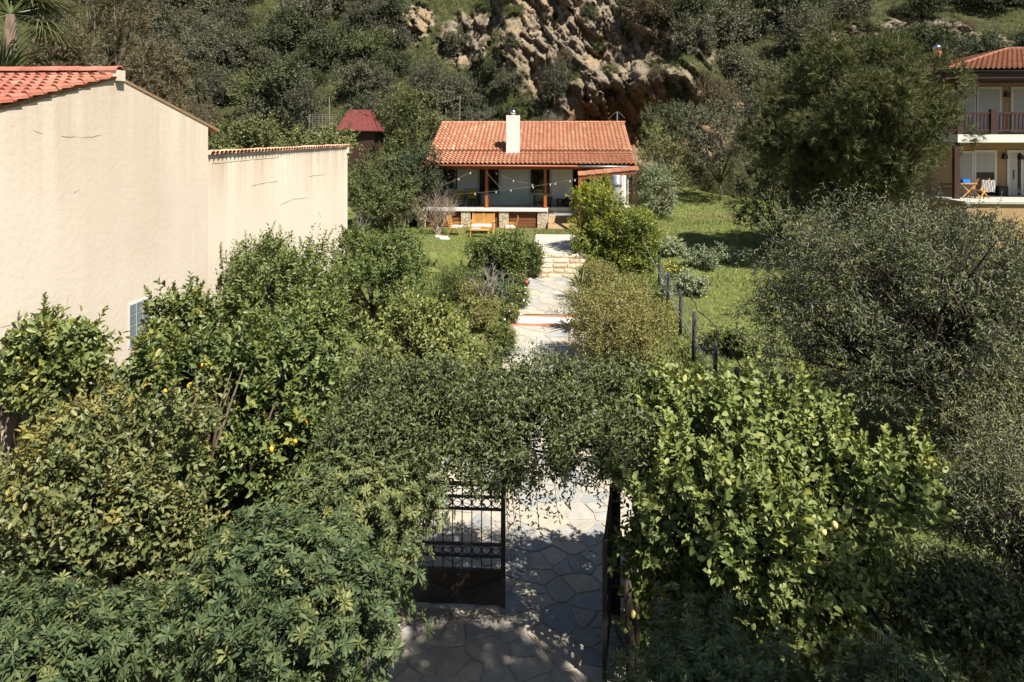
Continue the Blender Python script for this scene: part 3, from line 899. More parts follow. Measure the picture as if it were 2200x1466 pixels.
# walls with real openings: strips between the openings
openings = [(-6.9, -5.85, 3.2, 5.42), (-4.5, -3.33, 3.88, 5.44), (-1.4, -.25, 3.88, 5.44), (1.12, 2.2, 3.2, 5.44)]
wallm = MB()
xs = -7.15
for (a, b, z0, z1) in openings + [(4.3, 4.3, 0, 0)]:
    wallm.box((xs, WY, 2.0), (a, WY + .3, 6.5))
    if b > a:
        wallm.box((a, WY, z1), (b, WY + .3, 6.5)); wallm.box((a, WY, 2.0), (b, WY + .3, z0))
    xs = b
wallm.box((-7.15, WY + .3, 2.0), (-6.85, 49.6, 6.4)); wallm.box((4.0, WY + .3, 2.0), (4.3, 49.6, 6.4)); wallm.box((-6.85, 49.3, 2.0), (4.0, 49.6, 6.4))
wallm.prism([(-7.15, WY + .3, 6.4), (-7.15, 49.6, 6.4), (-7.15, 45.3, 8.0)], (.3, 0, 0)); wallm.prism([(4.0, WY + .3, 6.4), (4.0, 49.6, 6.4), (4.0, 45.3, 8.0)], (.3, 0, 0))
wallm.build('wall', 'house_white', house)
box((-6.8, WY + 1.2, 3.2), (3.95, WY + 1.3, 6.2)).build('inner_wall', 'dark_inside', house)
for (a, b, z0, z1), door in zip(openings, (1, 0, 0, 1)):
    w = MB()
    f = .07
    w.box((a, WY + .05, z0), (a + f, WY + .17, z1)); w.box((b - f, WY + .05, z0), (b, WY + .17, z1)); w.box((a + f, WY + .05, z1 - f), (b - f, WY + .17, z1)); w.box((a + f, WY + .05, z0), (b - f, WY + .17, z0 + f))
    w.box(((a + b) / 2 - .03, WY + .07, z0 + f), ((a + b) / 2 + .03, WY + .15, z1 - f))
    wo = w.build('door' if door else 'window', 'wood_dark', house)
    for s in (0, 1):
        xa, xb = (a + f, (a + b) / 2 - .03) if s == 0 else ((a + b) / 2 + .03, b - f)
        hb((xa, WY + .1, z0 + f), (xb, WY + .112, z1 - f), 'pane', 'window_glass', wo)
    if not door:
        for s, (xa, xb, za, zb) in enumerate(((a - .14, a - .002, z0 - .1, z1 + .1), (b + .002, b + .14, z0 - .1, z1 + .1), (a - .002, b + .002, z0 - .12, z0 - .002))):
            hb((xa, WY - .04, za), (xb, WY - .002, zb), 'trim', 'white_paint', wo)
# terrace
hb((-8.9, 39.0, 3.0), (-.34, WY - .002, 3.2), 'terrace_slab', 'white_paint', bevel=.015)
hb((-.34, 39.75, 2.98), (4.5, WY - .002, 3.18), 'porch_floor', 'terrace_tile')
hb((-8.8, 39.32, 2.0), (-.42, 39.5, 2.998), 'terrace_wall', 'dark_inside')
for k, (a, b) in enumerate(((-7.9, -7.4), (-5.33, -4.8), (-3.13, -2.6), (-.93, -.36))):
    pl = hb((a, 39.1, 1.95), (b, 39.6, 2.998), 'pillar', 'grout')
    for c in crazy(a - .01, b + .01, 2.05, 2.99, .2, .02, 50 + k):
        MB().prism([(p[0], 39.11, p[1]) for p in c], (0, -_rs.uniform(.03, .06), 0)).build('stone', 'wall_stone', pl)
    if k == 3:
        for c in crazy(39.08, 39.6, 2.05, 2.99, .2, .02, 60):
            MB().prism([(b - .01, p[0], p[1]) for p in c], (_rs.uniform(.03, .05), 0, 0)).build('stone', 'wall_stone', pl)
for (a, b) in ((-7.36, -5.4), (-4.76, -3.2), (-2.56, -1.0)):
    pn = hb((a + .05, 39.24, 2.1), (b - .05, 39.28, 2.98), 'skirting_panel', 'wood_dark')
    for k in range(5):
        z = 2.12 + k * .172
        hb((a, 39.18, z), (b, 39.22, z + .155), 'slat', 'wood_slat', pn)
# posts, beam, glass railing
for px_, y_ in ((-3.86, 39.15), (-.49, 39.15), (-8.2, 39.15), (1.5, 39.3)):
    hb((px_ - .085, y_ - .085, 3.2), (px_ + .085, y_ + .085, 5.6), 'post', 'wood_orange', bevel=.008)
hb((-8.3, 39.05, 5.42), (1.6, 39.25, 5.6), 'beam', 'wood_orange')
hb((1.6, 39.08, 5.44), (4.4, 39.22, 5.6), 'beam', 'wood_orange')
for (a, b) in ((-7.9, -4.0), (-3.72, -.62)):
    g = hb((a, 39.13, 3.25), (b, 39.145, 4.28), 'glass_railing', 'rail_glass')
    hb((a, 39.115, 3.2), (b, 39.16, 3.248), 'rail_shoe', 'grey_metal', g)
# roof
sl1 = math.atan2(8.24 - 6.45, 45.2 - 40.6); ln1 = math.hypot(8.24 - 6.45, 45.2 - 40.6)
sl2 = math.atan2(6.40 - 5.74, 40.75 - 38.35); ln2 = math.hypot(6.40 - 5.74, 40.75 - 38.35)
roof = MB()
roof.prism([(HX0, 40.5, 6.36), (HX0, 45.2, 8.18), (HX0, 49.9, 6.36), (HX0, 49.9, 6.24), (HX0, 45.2, 8.02), (HX0, 40.5, 6.24)], (HX1 - HX0, 0, 0))
roof.prism([(HX0, 38.4, 5.68), (HX0, 40.9, 6.37), (HX0, 40.9, 6.22), (HX0, 38.4, 5.56)], (HX1 - HX0, 0, 0))
roof = roof.build('roof', 'wood_slat', house)
tw = .2506
NC = 48
tm_main = tile_mesh('tile', tw, .4, .075, 'tile_red')
tm_low = tile_mesh('tile', tw, .35, .075, 'tile_orange')
rows1 = 12; e1 = ln1 / rows1; rows2 = 7; e2 = ln2 / rows2
me_low = tm_low.mesh('tile', 'tile_orange', smooth=False)
off = Vector(HB)
_rt = random.Random(3)
stuffm = []
for r in range(rows2):
    for c in range(NC):
        loc = Vector((HX0 + c * tw + _rt.uniform(-.006, .006), 38.35 + r * e2 * math.cos(sl2), 5.74 + r * e2 * math.sin(sl2)))
        rot = (sl2, _rt.uniform(-.012, .012), _rt.uniform(-.012, .012))
        if r < 6: link('tile', me_low, roof, loc - off, rot)
        else: stuffm.append(M4(loc - off, rot))
tag(join_tiles('tiles', tm_low, stuffm, 'tile_orange', roof), kind='stuff')
stuffm = []
for r in range(rows1):
    for c in range(NC):
        loc = Vector((HX0 + c * tw + _rt.uniform(-.006, .006), 40.6 + r * e1 * math.cos(sl1), 6.45 + r * e1 * math.sin(sl1)))
        stuffm.append(M4(loc - off, (sl1, _rt.uniform(-.012, .012), _rt.uniform(-.012, .012))))
for r in range(rows1):
    for c in range(NC):
        loc = Vector((HX1 - c * tw, 49.8 - r * e1 * math.cos(sl1), 6.45 + r * e1 * math.sin(sl1)))
        stuffm.append(M4(loc - off, (sl1, 0, math.pi)))
tag(join_tiles('tiles', tm_main, stuffm, 'tile_red', roof), kind='stuff')
me_r = ridge_mesh(.13, .36).mesh('ridge_tile', 'tile_red', smooth=True)
for k in range(36):
    link('ridge_tile', me_r, roof, Vector((HX0 + k * .336, 45.2, 8.22)) - off, (0, _rt.uniform(-.02, .02), -math.pi / 2))
hb((HX0 + .02, 40.72, 6.40), (HX1 - .02, 40.78, 6.455), 'flashing', 'white_paint', roof)
hb((HX0, 38.36, 5.57), (1.5, 38.42, 5.68), 'fascia', 'gutter_brown', roof)
gut = MB()
gut.tube([(HX0 + .2, 38.3, 5.66), (1.3, 38.3, 5.64)], .06, 8); gut.build('gutter', 'gutter_brown', roof, smooth=True)
MB().tube([(1.4, 38.32, 5.63), (4.2, 38.32, 5.62)], .055, 8).build('gutter', 'grey_metal', roof, smooth=True)
ch = hb((-2.82, 40.25, 6.2), (-2.03, 41.0, 8.55), 'chimney', 'white_paint', roof, bevel=.012)
MB().tube([(-2.42, 40.6, 8.55), (-2.42, 40.6, 8.64)], .1, 12).lathe([(.04, 0), (.14, .03), (.185, .1), (.17, .2), (.1, .27), (.02, .29)], (-2.42, 40.6, 8.62), 16).build('chimney_cowl', 'steel', roof, smooth=True)
MB().tube([(-.1, 38.75, 5.8), (-.1, 38.75, 6.1)], .025, 6).build('vent_pipe', 'black_metal', roof)
# porch steps and the planked ramp in front of the door
for k in range(3):
    hb((-.3, 39.42 - .0 + (k - 0) * .17, 2.3), (1.4, 39.6 + k * .17, 2.74 + k * .15), 'porch_step', 'concrete')
ramp = thing('plank_ramp', 'weathered brown plank ramp at the foot of the porch steps', 'ramp', (.5, 38.7, 2.1))
for k in range(8):
    t = k / 8
    y0 = 38.25 + t * 1.14
    z0 = 2.14 + t * .56
    MB().prism([(-.33, y0, z0), (-.33, y0 + .135, z0 + .066), (-.33, y0 + .135, z0 - .04), (-.33, y0, z0 - .1)], (1.75 + _rs.uniform(-.03, .03), 0, 0)).build('plank', 'wood_plank_old', ramp)
# lean-to canopy over the entrance
can = thing('entrance_canopy', 'small sloping canopy of flat red tiles on a wooden beam at the house corner', 'canopy', (3, 37.5, 2.1))
ca, cb = Vector((1.33, 37.45, 5.13)), Vector((4.6, 37.45, 5.46))
MB().bar(ca + Vector((0, .1, -.12)), cb + Vector((-.1, .1, -.12)), .12, .16).build('beam', 'wood_slat', can)
MB().bar(ca + Vector((0, .75, .0)), cb + Vector((-.1, .75, .0)), .1, .14).build('beam', 'wood_slat', can)
for k in range(7):
    p0 = ca.lerp(cb, k / 7); p1 = ca.lerp(cb, (k + 1) / 7 + .012)
    up_ = Vector((0, 0, .035))
    MB().prism([p0 + up_, p1 + up_ * .4, p1 + up_ * .4 + Vector((0, .85, .17)), p0 + up_ + Vector((0, .85, .17))], (0, 0, .03)).build('tile', 'tile_deep', can)
box((1.34, 37.5, 2.1), (1.48, 37.64, 5.06)).build('post', 'wood_orange', can)
box((4.4, 37.5, 1.9), (4.52, 37.62, 5.3)).build('post', 'wood_dark', can)
# slatted screen beside it
scr = thing('slatted_screen', 'dark screen of slanting slats under the entrance canopy', 'screen', (4.2, 37.6, 2.2))
box((4.02, 37.62, 2.0), (4.06, 37.66, 5.2)).build('upright', 'white_paint', scr)
box((4.3, 38.4, 2.0), (4.35, 38.45, 5.2)).build('upright', 'wood_dark', scr)
for k in range(6):
    z = 3.85 + k * .22
    MB().prism([(4.08, 37.62, z + .12), (4.42, 38.4, z - .06), (4.42, 38.4, z - .17), (4.08, 37.62, z - .02)], (.03, -.02, 0)).build('slat', 'wood_dark', scr)
tank = thing('flue_pipe', 'short fat silver foil-wrapped cylinder standing by the entrance canopy', 'cylinder', (*xy(1325, 36.9), 2.0))
tx, ty = xy(1325, 36.9)
rngf = np.random.default_rng(4)
fo = MB()
n = 22
for j in range(14):
    z = 2.0 + (4.7 - 2.0) * j / 13
    for k in range(n):
        a = 2 * math.pi * k / n
        r = .265 + (.03 * (rngf.random() - .5))
        fo.v.append((tx + r * math.cos(a), ty + r * math.sin(a), z))
for j in range(13):
    for k in range(n):
        k2 = (k + 1) % n
        fo.f.append((j * n + k, j * n + k2, (j + 1) * n + k2, (j + 1) * n + k))
fo.build('foil_wrap', 'foil', tank)
MB().lathe([(.27, 4.62), (.29, 4.63), (.29, 4.78), (.275, 4.8), (.275, 5.2), (.26, 5.22), (.2, 5.22)], (tx, ty, 0), 24).build('collar', 'grey_metal', tank, smooth=True)
MB().tube([(tx + .36, ty, 2.0), (tx + .36, ty, 5.25)], .03, 8).build('pipe', 'white_paint', tank)
# aerials on the ridge
for (px_, pt, lab, yagi) in ((958, 233, 'plain thin mast behind the left end of the house ridge', 0), (988, 205, 'thin mast carrying a television aerial behind the house ridge', 1), (1326, 240, 'short grey mast with a wire hoop at the right end of the ridge', 2)):
    p = at(px_, pt, 49.9)
    t = thing('aerial_mast', lab, 'aerial', (p.x, p.y, 2.6))
    MB().tube([(p.x, p.y, 2.6), p], .022 if yagi < 2 else .05, 6).build('mast', 'cord_white' if yagi < 2 else 'grey_metal', t)
    if yagi == 1:
        b = MB().bar(p + Vector((-1.0, 0, -.45)), p + Vector((.1, 0, -.1)), .025)
        for k in range(5):
            c = p + Vector((-.9 + .24 * k, 0, -.42 + .08 * k)); b.bar(c + Vector((-.02, .0, -.22)), c + Vector((.02, 0, .22)), .012)
        b.bar(p + Vector((-.25, 0, -.05)), p + Vector((.2, 0, -.25)), .02)
        b.build('antenna', 'cord_white', t)
    if yagi == 2:
        MB().tube([p + Vector((-.55 + 1.1 * i / 10, 0, -.5 + .45 * math.sin(math.pi * i / 10))) for i in range(11)], .012, 5).build('hoop', 'grey_metal', t)

# ------------------------------------------------------------------ cream gabled house and tall boundary wall on the left
LX = -8.2
ap = wall_pt(253, 163, LX); co = wall_pt(447, 262, LX)
ridge_y, ridge_z, far_y, eave_z = ap.y, ap.z, co.y, co.z
near_y = 2 * ridge_y - far_y
lhouse = thing('gabled_house', 'large cream plastered house with blank gable wall and red barrel tiles', 'house', (LX - 5, ridge_y, .2))
LB = Vector(lhouse.location)
def stain_wall(name, X, y0, y1, topf, z0, parent, thick, amt, fade, mat='stucco'):
    ys = np.linspace(y0, y1, max(8, int((y1 - y0) / .2))); ts = np.concatenate([np.linspace(0, .6, 8)[:-1], np.linspace(.6, 1, 22)])
    Yg, Tg = np.meshgrid(ys, ts)
    top = np.array([topf(y) for y in ys])[None, :]
    Zg = z0 + Tg * (top - z0)
    st = np.clip((Zg - (top - fade)) / fade, 0, 1) ** 1.3 * amt + .10
    Xg = np.full_like(Yg, X)
    o = Vector(parent.location)
    me = grid_mesh(name, Xg - o.x, Yg - o.y, Zg - o.z, mat, {'stain': st.ravel()}, smooth=False)
    w = link(name, me, parent)
    MB().prism([(X - .01, y0, z0)] + [(X - .01, y, topf(y)) for y in ys] + [(X - .01, y1, z0)], (-thick, 0, 0)).build('wall_core', mat, w)
    return w
gab = lambda y: ridge_z - .06 - abs(y - ridge_y) * (ridge_z - eave_z) / (far_y - ridge_y)
gw = stain_wall('gable_wall', LX, near_y, far_y, gab, -.3, lhouse, 10.0, .38, 2.0)
lsl = math.atan2(ridge_z - eave_z, far_y - ridge_y); lln = (far_y - ridge_y) / math.cos(lsl)
lt = tile_mesh('tile', .205, .38, .075, 'tile_worn_red', .05)
lt_me = lt.mesh('tile', 'tile_worn_red')
rsheet = MB()
rsheet.prism([(LX + .015, near_y - .5, gab(near_y - .5) + .01), (LX + .015, ridge_y, ridge_z), (LX + .015, far_y + .55, gab(far_y + .55) + .01), (LX + .015, far_y + .55, gab(far_y + .55) - .06), (LX + .015, ridge_y, ridge_z - .055), (LX + .015, near_y - .5, gab(near_y - .5) - .06)], (-10, 0, 0))
lroof = rsheet.build('roof', 'wood_plank_old', lhouse)
lst = []
for r in range(17):
    for c in range(46):
        s0 = -.35 + r * .325
        if s0 > lln - .12: continue
        x = LX + .05 - (c + 1) * .208
        # front slope (faces the camera)
        yy = near_y + s0 * math.cos(lsl); zz = gab(near_y) + .035 + s0 * math.sin(lsl)
        rot = (lsl, _rt.uniform(-.02, .02), _rt.uniform(-.02, .02))
        loc = Vector((x + _rt.uniform(-.01, .01), yy, zz)) - LB
        if c < 16: link('tile', lt_me, lroof, loc, rot)
        else: lst.append(M4(loc, rot))
        yy = far_y - s0 * math.cos(lsl)
        rot = (lsl, _rt.uniform(-.02, .02), math.pi)
        loc = Vector((x - .02, yy, zz - .03)) - LB
        if c < 2: link('tile', lt_me, lroof, loc, rot)
        else: lst.append(M4(loc, rot))
tag(join_tiles('tiles', lt, lst, 'tile_worn_red', lroof), kind='stuff')
lr_me = ridge_mesh(.13, .42).mesh('ridge_tile', 'tile_worn_red', smooth=True)
for k in range(14):
    link('ridge_tile', lr_me, lroof, Vector((LX + .05 - .38 * k, ridge_y, ridge_z + .09)) - LB, (_rt.uniform(-.03, .03), 0, math.pi / 2))
box((LX - .32, ridge_y - .1, ridge_z - .1), (LX + .085, ridge_y + .1, ridge_z + .1)).build('ridge_mortar', 'stucco', lroof)
for k in range(2):
    MB().bar((LX - .25 - k * .8, far_y - .1, eave_z - .2), (LX - .25 - k * .8, far_y + .5, eave_z - .27), .1, .13).build('rafter_end', 'wood_dark', lroof)
# glass block window
wa, wb = wall_pt(283, 655, LX), wall_pt(318, 640, LX)
win = MB()
y0, y1, zt = wb.y - .62, wb.y + .02, wall_pt(318, 640, LX).z
win.box((LX + .002, y0 - .03, zt - .84), (LX + .012, y1 + .03, zt + .03))
win = win.build('window', 'white_paint', lhouse)
blk = box((0, 0, 0), (.014, .188, .188)).mesh('pane', 'glass_block')
for i in range(3):
    for j in range(4):
        link('pane', blk, win, Vector((LX + .004, y0 + .013 + i * .21, zt - .2 - j * .205)) - LB)
def crack(pts, parent, X, seed, r=.0028):
    rg = random.Random(seed)
    P_ = [wall_pt(px, py, X) for px, py in pts]
    out = []
    for a, b in zip(P_[:-1], P_[1:]):
        n = max(3, int((b - a).length / .12))
        for k in range(n):
            q = a.lerp(b, k / n); out.append(q + Vector((.003, rg.uniform(-.008, .008), rg.uniform(-.012, .012))))
    out.append(P_[-1])
    MB().tube(out, [r * (.35 + .9 * rg.random()) for _ in out], 4).build('crack', 'crack_dark', parent)
for i, pts in enumerate(([(72, 281), (92, 287)], [(131, 293), (175, 295), (220, 291)], [(158, 414), (172, 407)], [(2, 704), (30, 694), (75, 682), (110, 668)], [(145, 642), (146, 662)])):
    crack(pts, lhouse, LX, i)
# boundary wall beyond the gable
bw = thing('boundary_wall', 'tall cream plastered boundary wall with tile coping beyond the gabled house', 'wall', (LX, 20, .5))
wtop = wall_pt(447, 332, LX).z
wend = wall_y(747, LX - .02)[0]
stain_wall('wall_face', LX - .03, far_y + .001, wend, lambda y: wtop, -.2, bw, .24, .6, 1.7, 'stucco_pale')
box((LX - .32, wend - .12, wtop - .26), (LX + .03, wend + .06, wtop)).build('end_cap', 'stucco', bw)
cp_me = ridge_mesh(.125, .42).mesh('coping_tile', 'tile_old', smooth=True)
k = 0
y = far_y + .14
while y < wend + .05:
    link('coping_tile', cp_me, bw, Vector((LX + .06, y, wtop + .0)) - Vector(bw.location), (_rt.uniform(-.05, .05), _rt.uniform(-.1, .1), math.pi / 2 + _rt.uniform(-.04, .04)))
    y += .215
for i, pts in enumerate(([(542, 399), (570, 393), (598, 390)], [(663, 379), (696, 375)], [(603, 440), (630, 428), (662, 424)], [(680, 330), (682, 352)], [(455, 352), (520, 345), (600, 338)], [(684, 455), (690, 468)], [(658, 398), (658, 412)])):
    crack(pts, bw, LX - .028, 30 + i, .004)

# ------------------------------------------------------------------ two-storey house on the right
RX, RY = 19.3, 34.9
RZ = 10.6
rh = thing('balcony_house', 'ochre two-storey house with dark timber balcony and hipped red roof', 'house', (24, 39, 4.0))
RB = Vector(rh.location)
def rb(lo, hi, name, mat, parent=None, bevel=0): return box(lo, hi).build(name, mat, parent or rh, bevel=bevel)
S = 8.0; RS = .242
rsl = math.atan(RS)
RXe = RX + 26
hipm = MB()
pk = Vector((RX + S, RY + S, RZ + S * RS)); pk2 = Vector((RXe - S, RY + S, RZ + S * RS))
e = [Vector((RX, RY, RZ)), Vector((RXe, RY, RZ)), Vector((RXe, RY + 2 * S, RZ)), Vector((RX, RY + 2 * S, RZ))]
dn = Vector((0, 0, -.04))
hipm.add([q + dn for q in e + [pk, pk2]], [(0, 1, 5, 4), (1, 2, 5), (2, 3, 4, 5), (3, 0, 4), (3, 2, 1, 0)])
rroof = hipm.build('roof', 'wood_dark', rh)
rb((RX + .02, RY + .02, RZ - .42), (RXe, RY + .3, RZ - .05), 'fascia', 'wood_dark', rroof)
rb((RX + .02, RY + .302, RZ - .42), (RX + .3, RY + 2 * S, RZ - .05), 'fascia', 'wood_dark', rroof)
rb((RX + .302, RY + .302, RZ - .44), (RXe, RY + 3.4, RZ - .38), 'soffit', 'wood_dark', rroof)
MB().tube([(RX - .04, RY - .05, RZ - .09), (RXe, RY - .05, RZ - .09)], .06, 8).build('gutter', 'black_metal', rroof, smooth=True)
MB().tube([(RX - .05, RY - .04, RZ - .09), (RX - .05, RY + 2 * S, RZ - .09)], .06, 8).build('gutter', 'black_metal', rroof, smooth=True)
rt = tile_mesh('tile', .25, .42, .07, 'tile_deep')
rt_me = rt.mesh('tile', 'tile_deep')
rest = []
cnt = 0
for r in range(20):
    s0 = r * .40; yy = s0 * math.cos(rsl); zz = s0 * math.sin(rsl)
    c = 0
    while True:
        x = RX + c * .25
        if x > RX + 14: break
        if x - RX > yy - .05 and (RXe - x) > yy:
            loc = Vector((x, RY + yy, RZ + zz)) - RB
            vis = x < RX + 1.2 + 3.2 + yy * .55 + .6
            if vis and cnt < 300 and r < 19:
                link('tile', rt_me, rroof, loc, (rsl, _rt.uniform(-.012, .012), 0)); cnt += 1
            else: rest.append(M4(loc, (rsl, 0, 0)))
        c += 1
    c = 0
    while c * .25 < 14:
        yl = RY + 14.5 - c * .25
        if yl - RY > yy + .2 and RY + 2 * S - yl > yy:
            loc = Vector((RX + yy, yl, RZ + zz)) - RB
            rest.append(M4(loc, (rsl, 0, -math.pi / 2)))
        c += 1
tag(join_tiles('tiles', rt, rest, 'tile_deep', rroof), kind='stuff')
hp_me = ridge_mesh(.13, .42).mesh('ridge_tile', 'tile_deep', smooth=True)
hl = (pk - e[0]).length; hd = (pk - e[0]).normalized()
for k in range(int(hl / .37)):
    q = e[0] + hd * (k * .37) + Vector((0, 0, .05))
    link('ridge_tile', hp_me, rroof, q - RB, (math.asin(hd.z), 0, -math.pi / 4))
for k in range(12):
    link('ridge_tile', hp_me, rroof, pk + Vector((k * .37, 0, .06)) - RB, (0, 0, -math.pi / 2))
cx, cy = RX + .65, RY + 2.0
st = MB().lathe([(.19, 0), (.19, .75), (.23, .78), (.23, .86), (.19, .89), (.19, 1.1), (.15, 1.12)], (cx, cy, RZ + .05), 14).build('chimney', 'terracotta', rroof, smooth=True)
MB().lathe([(.12, 0), (.21, .08), (.23, .17), (.17, .28), (.05, .33)], (cx, cy, RZ + 1.17), 14).build('chimney_cowl', 'steel', rroof, smooth=True)
WX0 = RX + .9
# walls: side, upper back wall and lower back wall behind the veranda
wl = MB()
wl.box((WX0, RY + 3.0, 2.0), (WX0 + .25, RY + 14, RZ - .42)); wl.box((WX0 + .25, RY + 3.0, 2.0), (RXe - 1, RY + 3.25, RZ - .42))
wl.box((WX0 + .4, RY + 1.2, 6.95), (RXe - 1, RY + 2.999, 7.12)) ; wl.build('wall', 'cream_wall', rh)
rb((RX + .75, RY + .35, 7.02), (RXe - 1, RY + 3.0, 7.42), 'balcony_slab', 'white_paint')
rb((RX + .45, RY - .9, 2.0), (RXe - 1, RY + 3.0, 4.1), 'patio_wall', 'cream_wall')
rb((RX + .35, RY - 1.0, 4.1), (RXe - 1, RY + 3.0, 4.2), 'patio_floor', 'concrete')
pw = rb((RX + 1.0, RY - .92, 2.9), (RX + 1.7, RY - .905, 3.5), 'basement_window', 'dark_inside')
FY = RY + 3.0
def rpx(px, y): return wall_x(px, y)
def wall_x(px, Y):
    t = (px - 1100.0) / F
    d = Y / (t * SA + CA)
    return d * (t * CA - SA)
def rz_at(py, px, Y):
    t = (px - 1100.0) / F
    return CAMZ + (HOR - py) / F * (Y / (t * SA + CA))
def opening(p0, p1, ya, yb, name, mat, slats=0):
    x0, x1 = wall_x(p0, FY), wall_x(p1, FY); zt, zb = rz_at(ya, p0, FY), rz_at(yb, p0, FY)
    fr = MB(); f = .13
    fr.box((x0 - f, FY - .06, zb), (x0, FY - .002, zt + f)); fr.box((x1, FY - .06, zb), (x1 + f, FY - .002, zt + f)); fr.box((x0, FY - .06, zt), (x1, FY - .002, zt + f))
    o = fr.build(name, 'white_paint', rh)
    return o, x0, x1, zb, zt
for p0, p1, ya, yb in ((2050, 2092, 192, 285), (2101, 2146, 192, 285), (2176, 2199, 192, 285), (2056, 2086, 330, 420)):
    o, x0, x1, zb, zt = opening(p0, p1, ya, yb, 'shutter', 'white_paint')
    n = max(4, int((zt - zb) / .12))
    for k in range(n):
        z = zb + (zt - zb) * k / n
        rb((x0 + .002, FY - .04, z), (x1 - .002, FY - .012 + .0, z + (zt - zb) / n - .012), 'slat', 'shutter_white', o)
o, x0, x1, zb, zt = opening(2096, 2135, 328, 422, 'balcony_door', 'white_paint')
zm = rz_at(370, 2096, FY)
n = 11
for k in range(n):
    z = zm + (zt - zm) * k / n
    rb((x0 + .002, FY - .04, z), (x1 - .002, FY - .012, z + (zt - zm) / n - .01), 'slat', 'shutter_white', o)
rb((x0 + .002, FY - .02, zb + .01), (x1 - .002, FY - .004, zm), 'pane', 'window_glass', o)
o, x0, x1, zb, zt = opening(2168, 2192, 328, 426, 'front_door', 'white_paint')
rb((x0 + .002, FY - .04, zb), (x1 - .17, FY - .01, zt - .002), 'door_leaf', 'shutter_white', o)
rb((x1 - .165, FY - .03, zb), (x1 - .002, FY - .008, zt - .002), 'pane', 'window_glass', o)
MB().bar((x0 + .2, FY - .07, zb + 1.0), (x0 + .2, FY - .07, zb + 1.5), .04).build('door_handle', 'black_metal', o)
for px_, py_ in ((2161, 204), (2156, 337), (2192, 338)):
    q = Vector((wall_x(px_, FY), FY - .12, rz_at(py_, px_, FY)))
    MB().box(q + Vector((-.1, -.1, -.12)), q + Vector((.1, .1, .1))).bar(q + Vector((0, 0, .1)), q + Vector((0, .11, .2)), .04).build('wall_lamp', 'black_metal', rh)
# timber posts and balcony railing with balusters
RYf = RY + .45
for px_, z0, z1 in ((2063, 7.42, RZ - .42), (2057, 4.2, 7.02)):
    x = wall_x(px_, RYf)
    rb((x - .13, RYf - .0, z0), (x + .13, RYf + .24, z1), 'post', 'wood_dark')
xa = wall_x(2063, RYf) - .9
rail = rb((xa, RYf + .06, 8.42), (RXe - 2, RYf + .16, 8.54), 'balcony_rail', 'wood_dark')
rb((xa, RYf + .08, 7.58), (RXe - 2, RYf + .15, 7.66), 'bottom_rail', 'wood_dark', rail)
bl = MB().box((-.03, -.03, 7.66), (.03, .03, 8.42)).mesh('baluster', 'wood_dark')
x = xa + .1
while x < xa + 6.2:
    link('baluster', bl, rail, Vector((x, RYf + .115, 0)) - RB)
    x += .185
xn = wall_x(2136, RYf)
rb((xn - .14, RYf + .01, 7.42), (xn + .14, RYf + .23, 8.68), 'newel_post', 'wood_dark', rail)
# things on the patio
def rect_pts(px, py, Y):
    return Vector((wall_x(px, Y), Y, 4.2))
pc = rect_pts(2036, 0, RY + 1.6)
t = thing('patio_chair', 'dark metal armchair in the shade of the patio corner', 'chair', pc)
def simple_chair(t, s, mat, seatmat, back=.9, seat=.44, w=.5, d=.5):
    """local frame: sits facing -y"""
    for i in (-1, 1):
        link('leg', MB().bar((i * w / 2 - i * .02, -d / 2 + .02, 0), (i * w / 2 - i * .02, -d / 2 + .02, seat + .2), .035).mesh('leg', mat), t)
        link('leg', MB().bar((i * w / 2 - i * .02, d / 2 + .08, 0), (i * w / 2 - i * .02, d / 2 - .02, seat), .035).mesh('leg', mat), t)
        link('armrest', MB().bar((i * w / 2, -d / 2 - .02, seat + .22), (i * w / 2, d / 2, seat + .22), .05, .03).mesh('armrest', mat), t)
        link('back_post', MB().bar((i * w / 2 - i * .02, d / 2 - .02, seat), (i * w / 2 - i * .02, d / 2 + .13, back), .035).mesh('back_post', mat), t)
    link('seat', MB().box((-w / 2, -d / 2, seat - .03), (w / 2, d / 2, seat)).mesh('seat', mat), t)
    nb = 6
    for k in range(nb):
        zz = seat + .1 + (back - seat - .12) * k / (nb - 1); yy = d / 2 - .02 + .15 * (zz - seat) / (back - seat)
        link('back_slat', MB().box((-w / 2 + .02, yy - .01, zz - .022), (w / 2 - .02, yy + .01, zz + .022)).mesh('back_slat', mat), t)
    if seatmat:
        m = MB().box((-w / 2 + .03, -d / 2 + .01, seat + .002), (w / 2 - .03, d / 2 - .05, seat + .09)).mesh('cushion', seatmat)
        o = link('cushion', m, t); b = o.modifiers.new('bevel', 'BEVEL'); b.width = .03; b.segments = 3
simple_chair(t, 1, 'black_metal', None)
t.rotation_euler = (0, 0, math.radians(60))
pt_ = rect_pts(2074, 0, RY + 1.3)
t = thing('patio_table', 'small wooden patio table beside the striped towel', 'table', pt_)
link('table_top', MB().box((-.4, -.35, .7), (.4, .35, .74)).mesh('table_top', 'wood_teak'), t)
for i in (-1, 1):
    link('leg', MB().bar((-.35, i * .3, 0), (.35, i * .3, .7), .05).mesh('leg', 'wood_teak'), t)
    link('leg', MB().bar((.35, i * .27, 0), (-.35, i * .27, .7), .05).mesh('leg', 'wood_teak'), t)
bb = MB().box((-.22, -.15, 0), (.22, .15, .2)).mesh('blue_box', 'blue_plastic')
o = tag(link('plastic_box', bb, None, pt_ + Vector((-.05, 0, .742)), (0, 0, .3)), 'bright blue plastic box on the wooden patio table', 'box')
pf = rect_pts(2105, 0, RY + .9)
t = thing('folding_chair', 'wooden folding deck chair on the sunny patio edge', 'chair', pf, math.radians(-65))
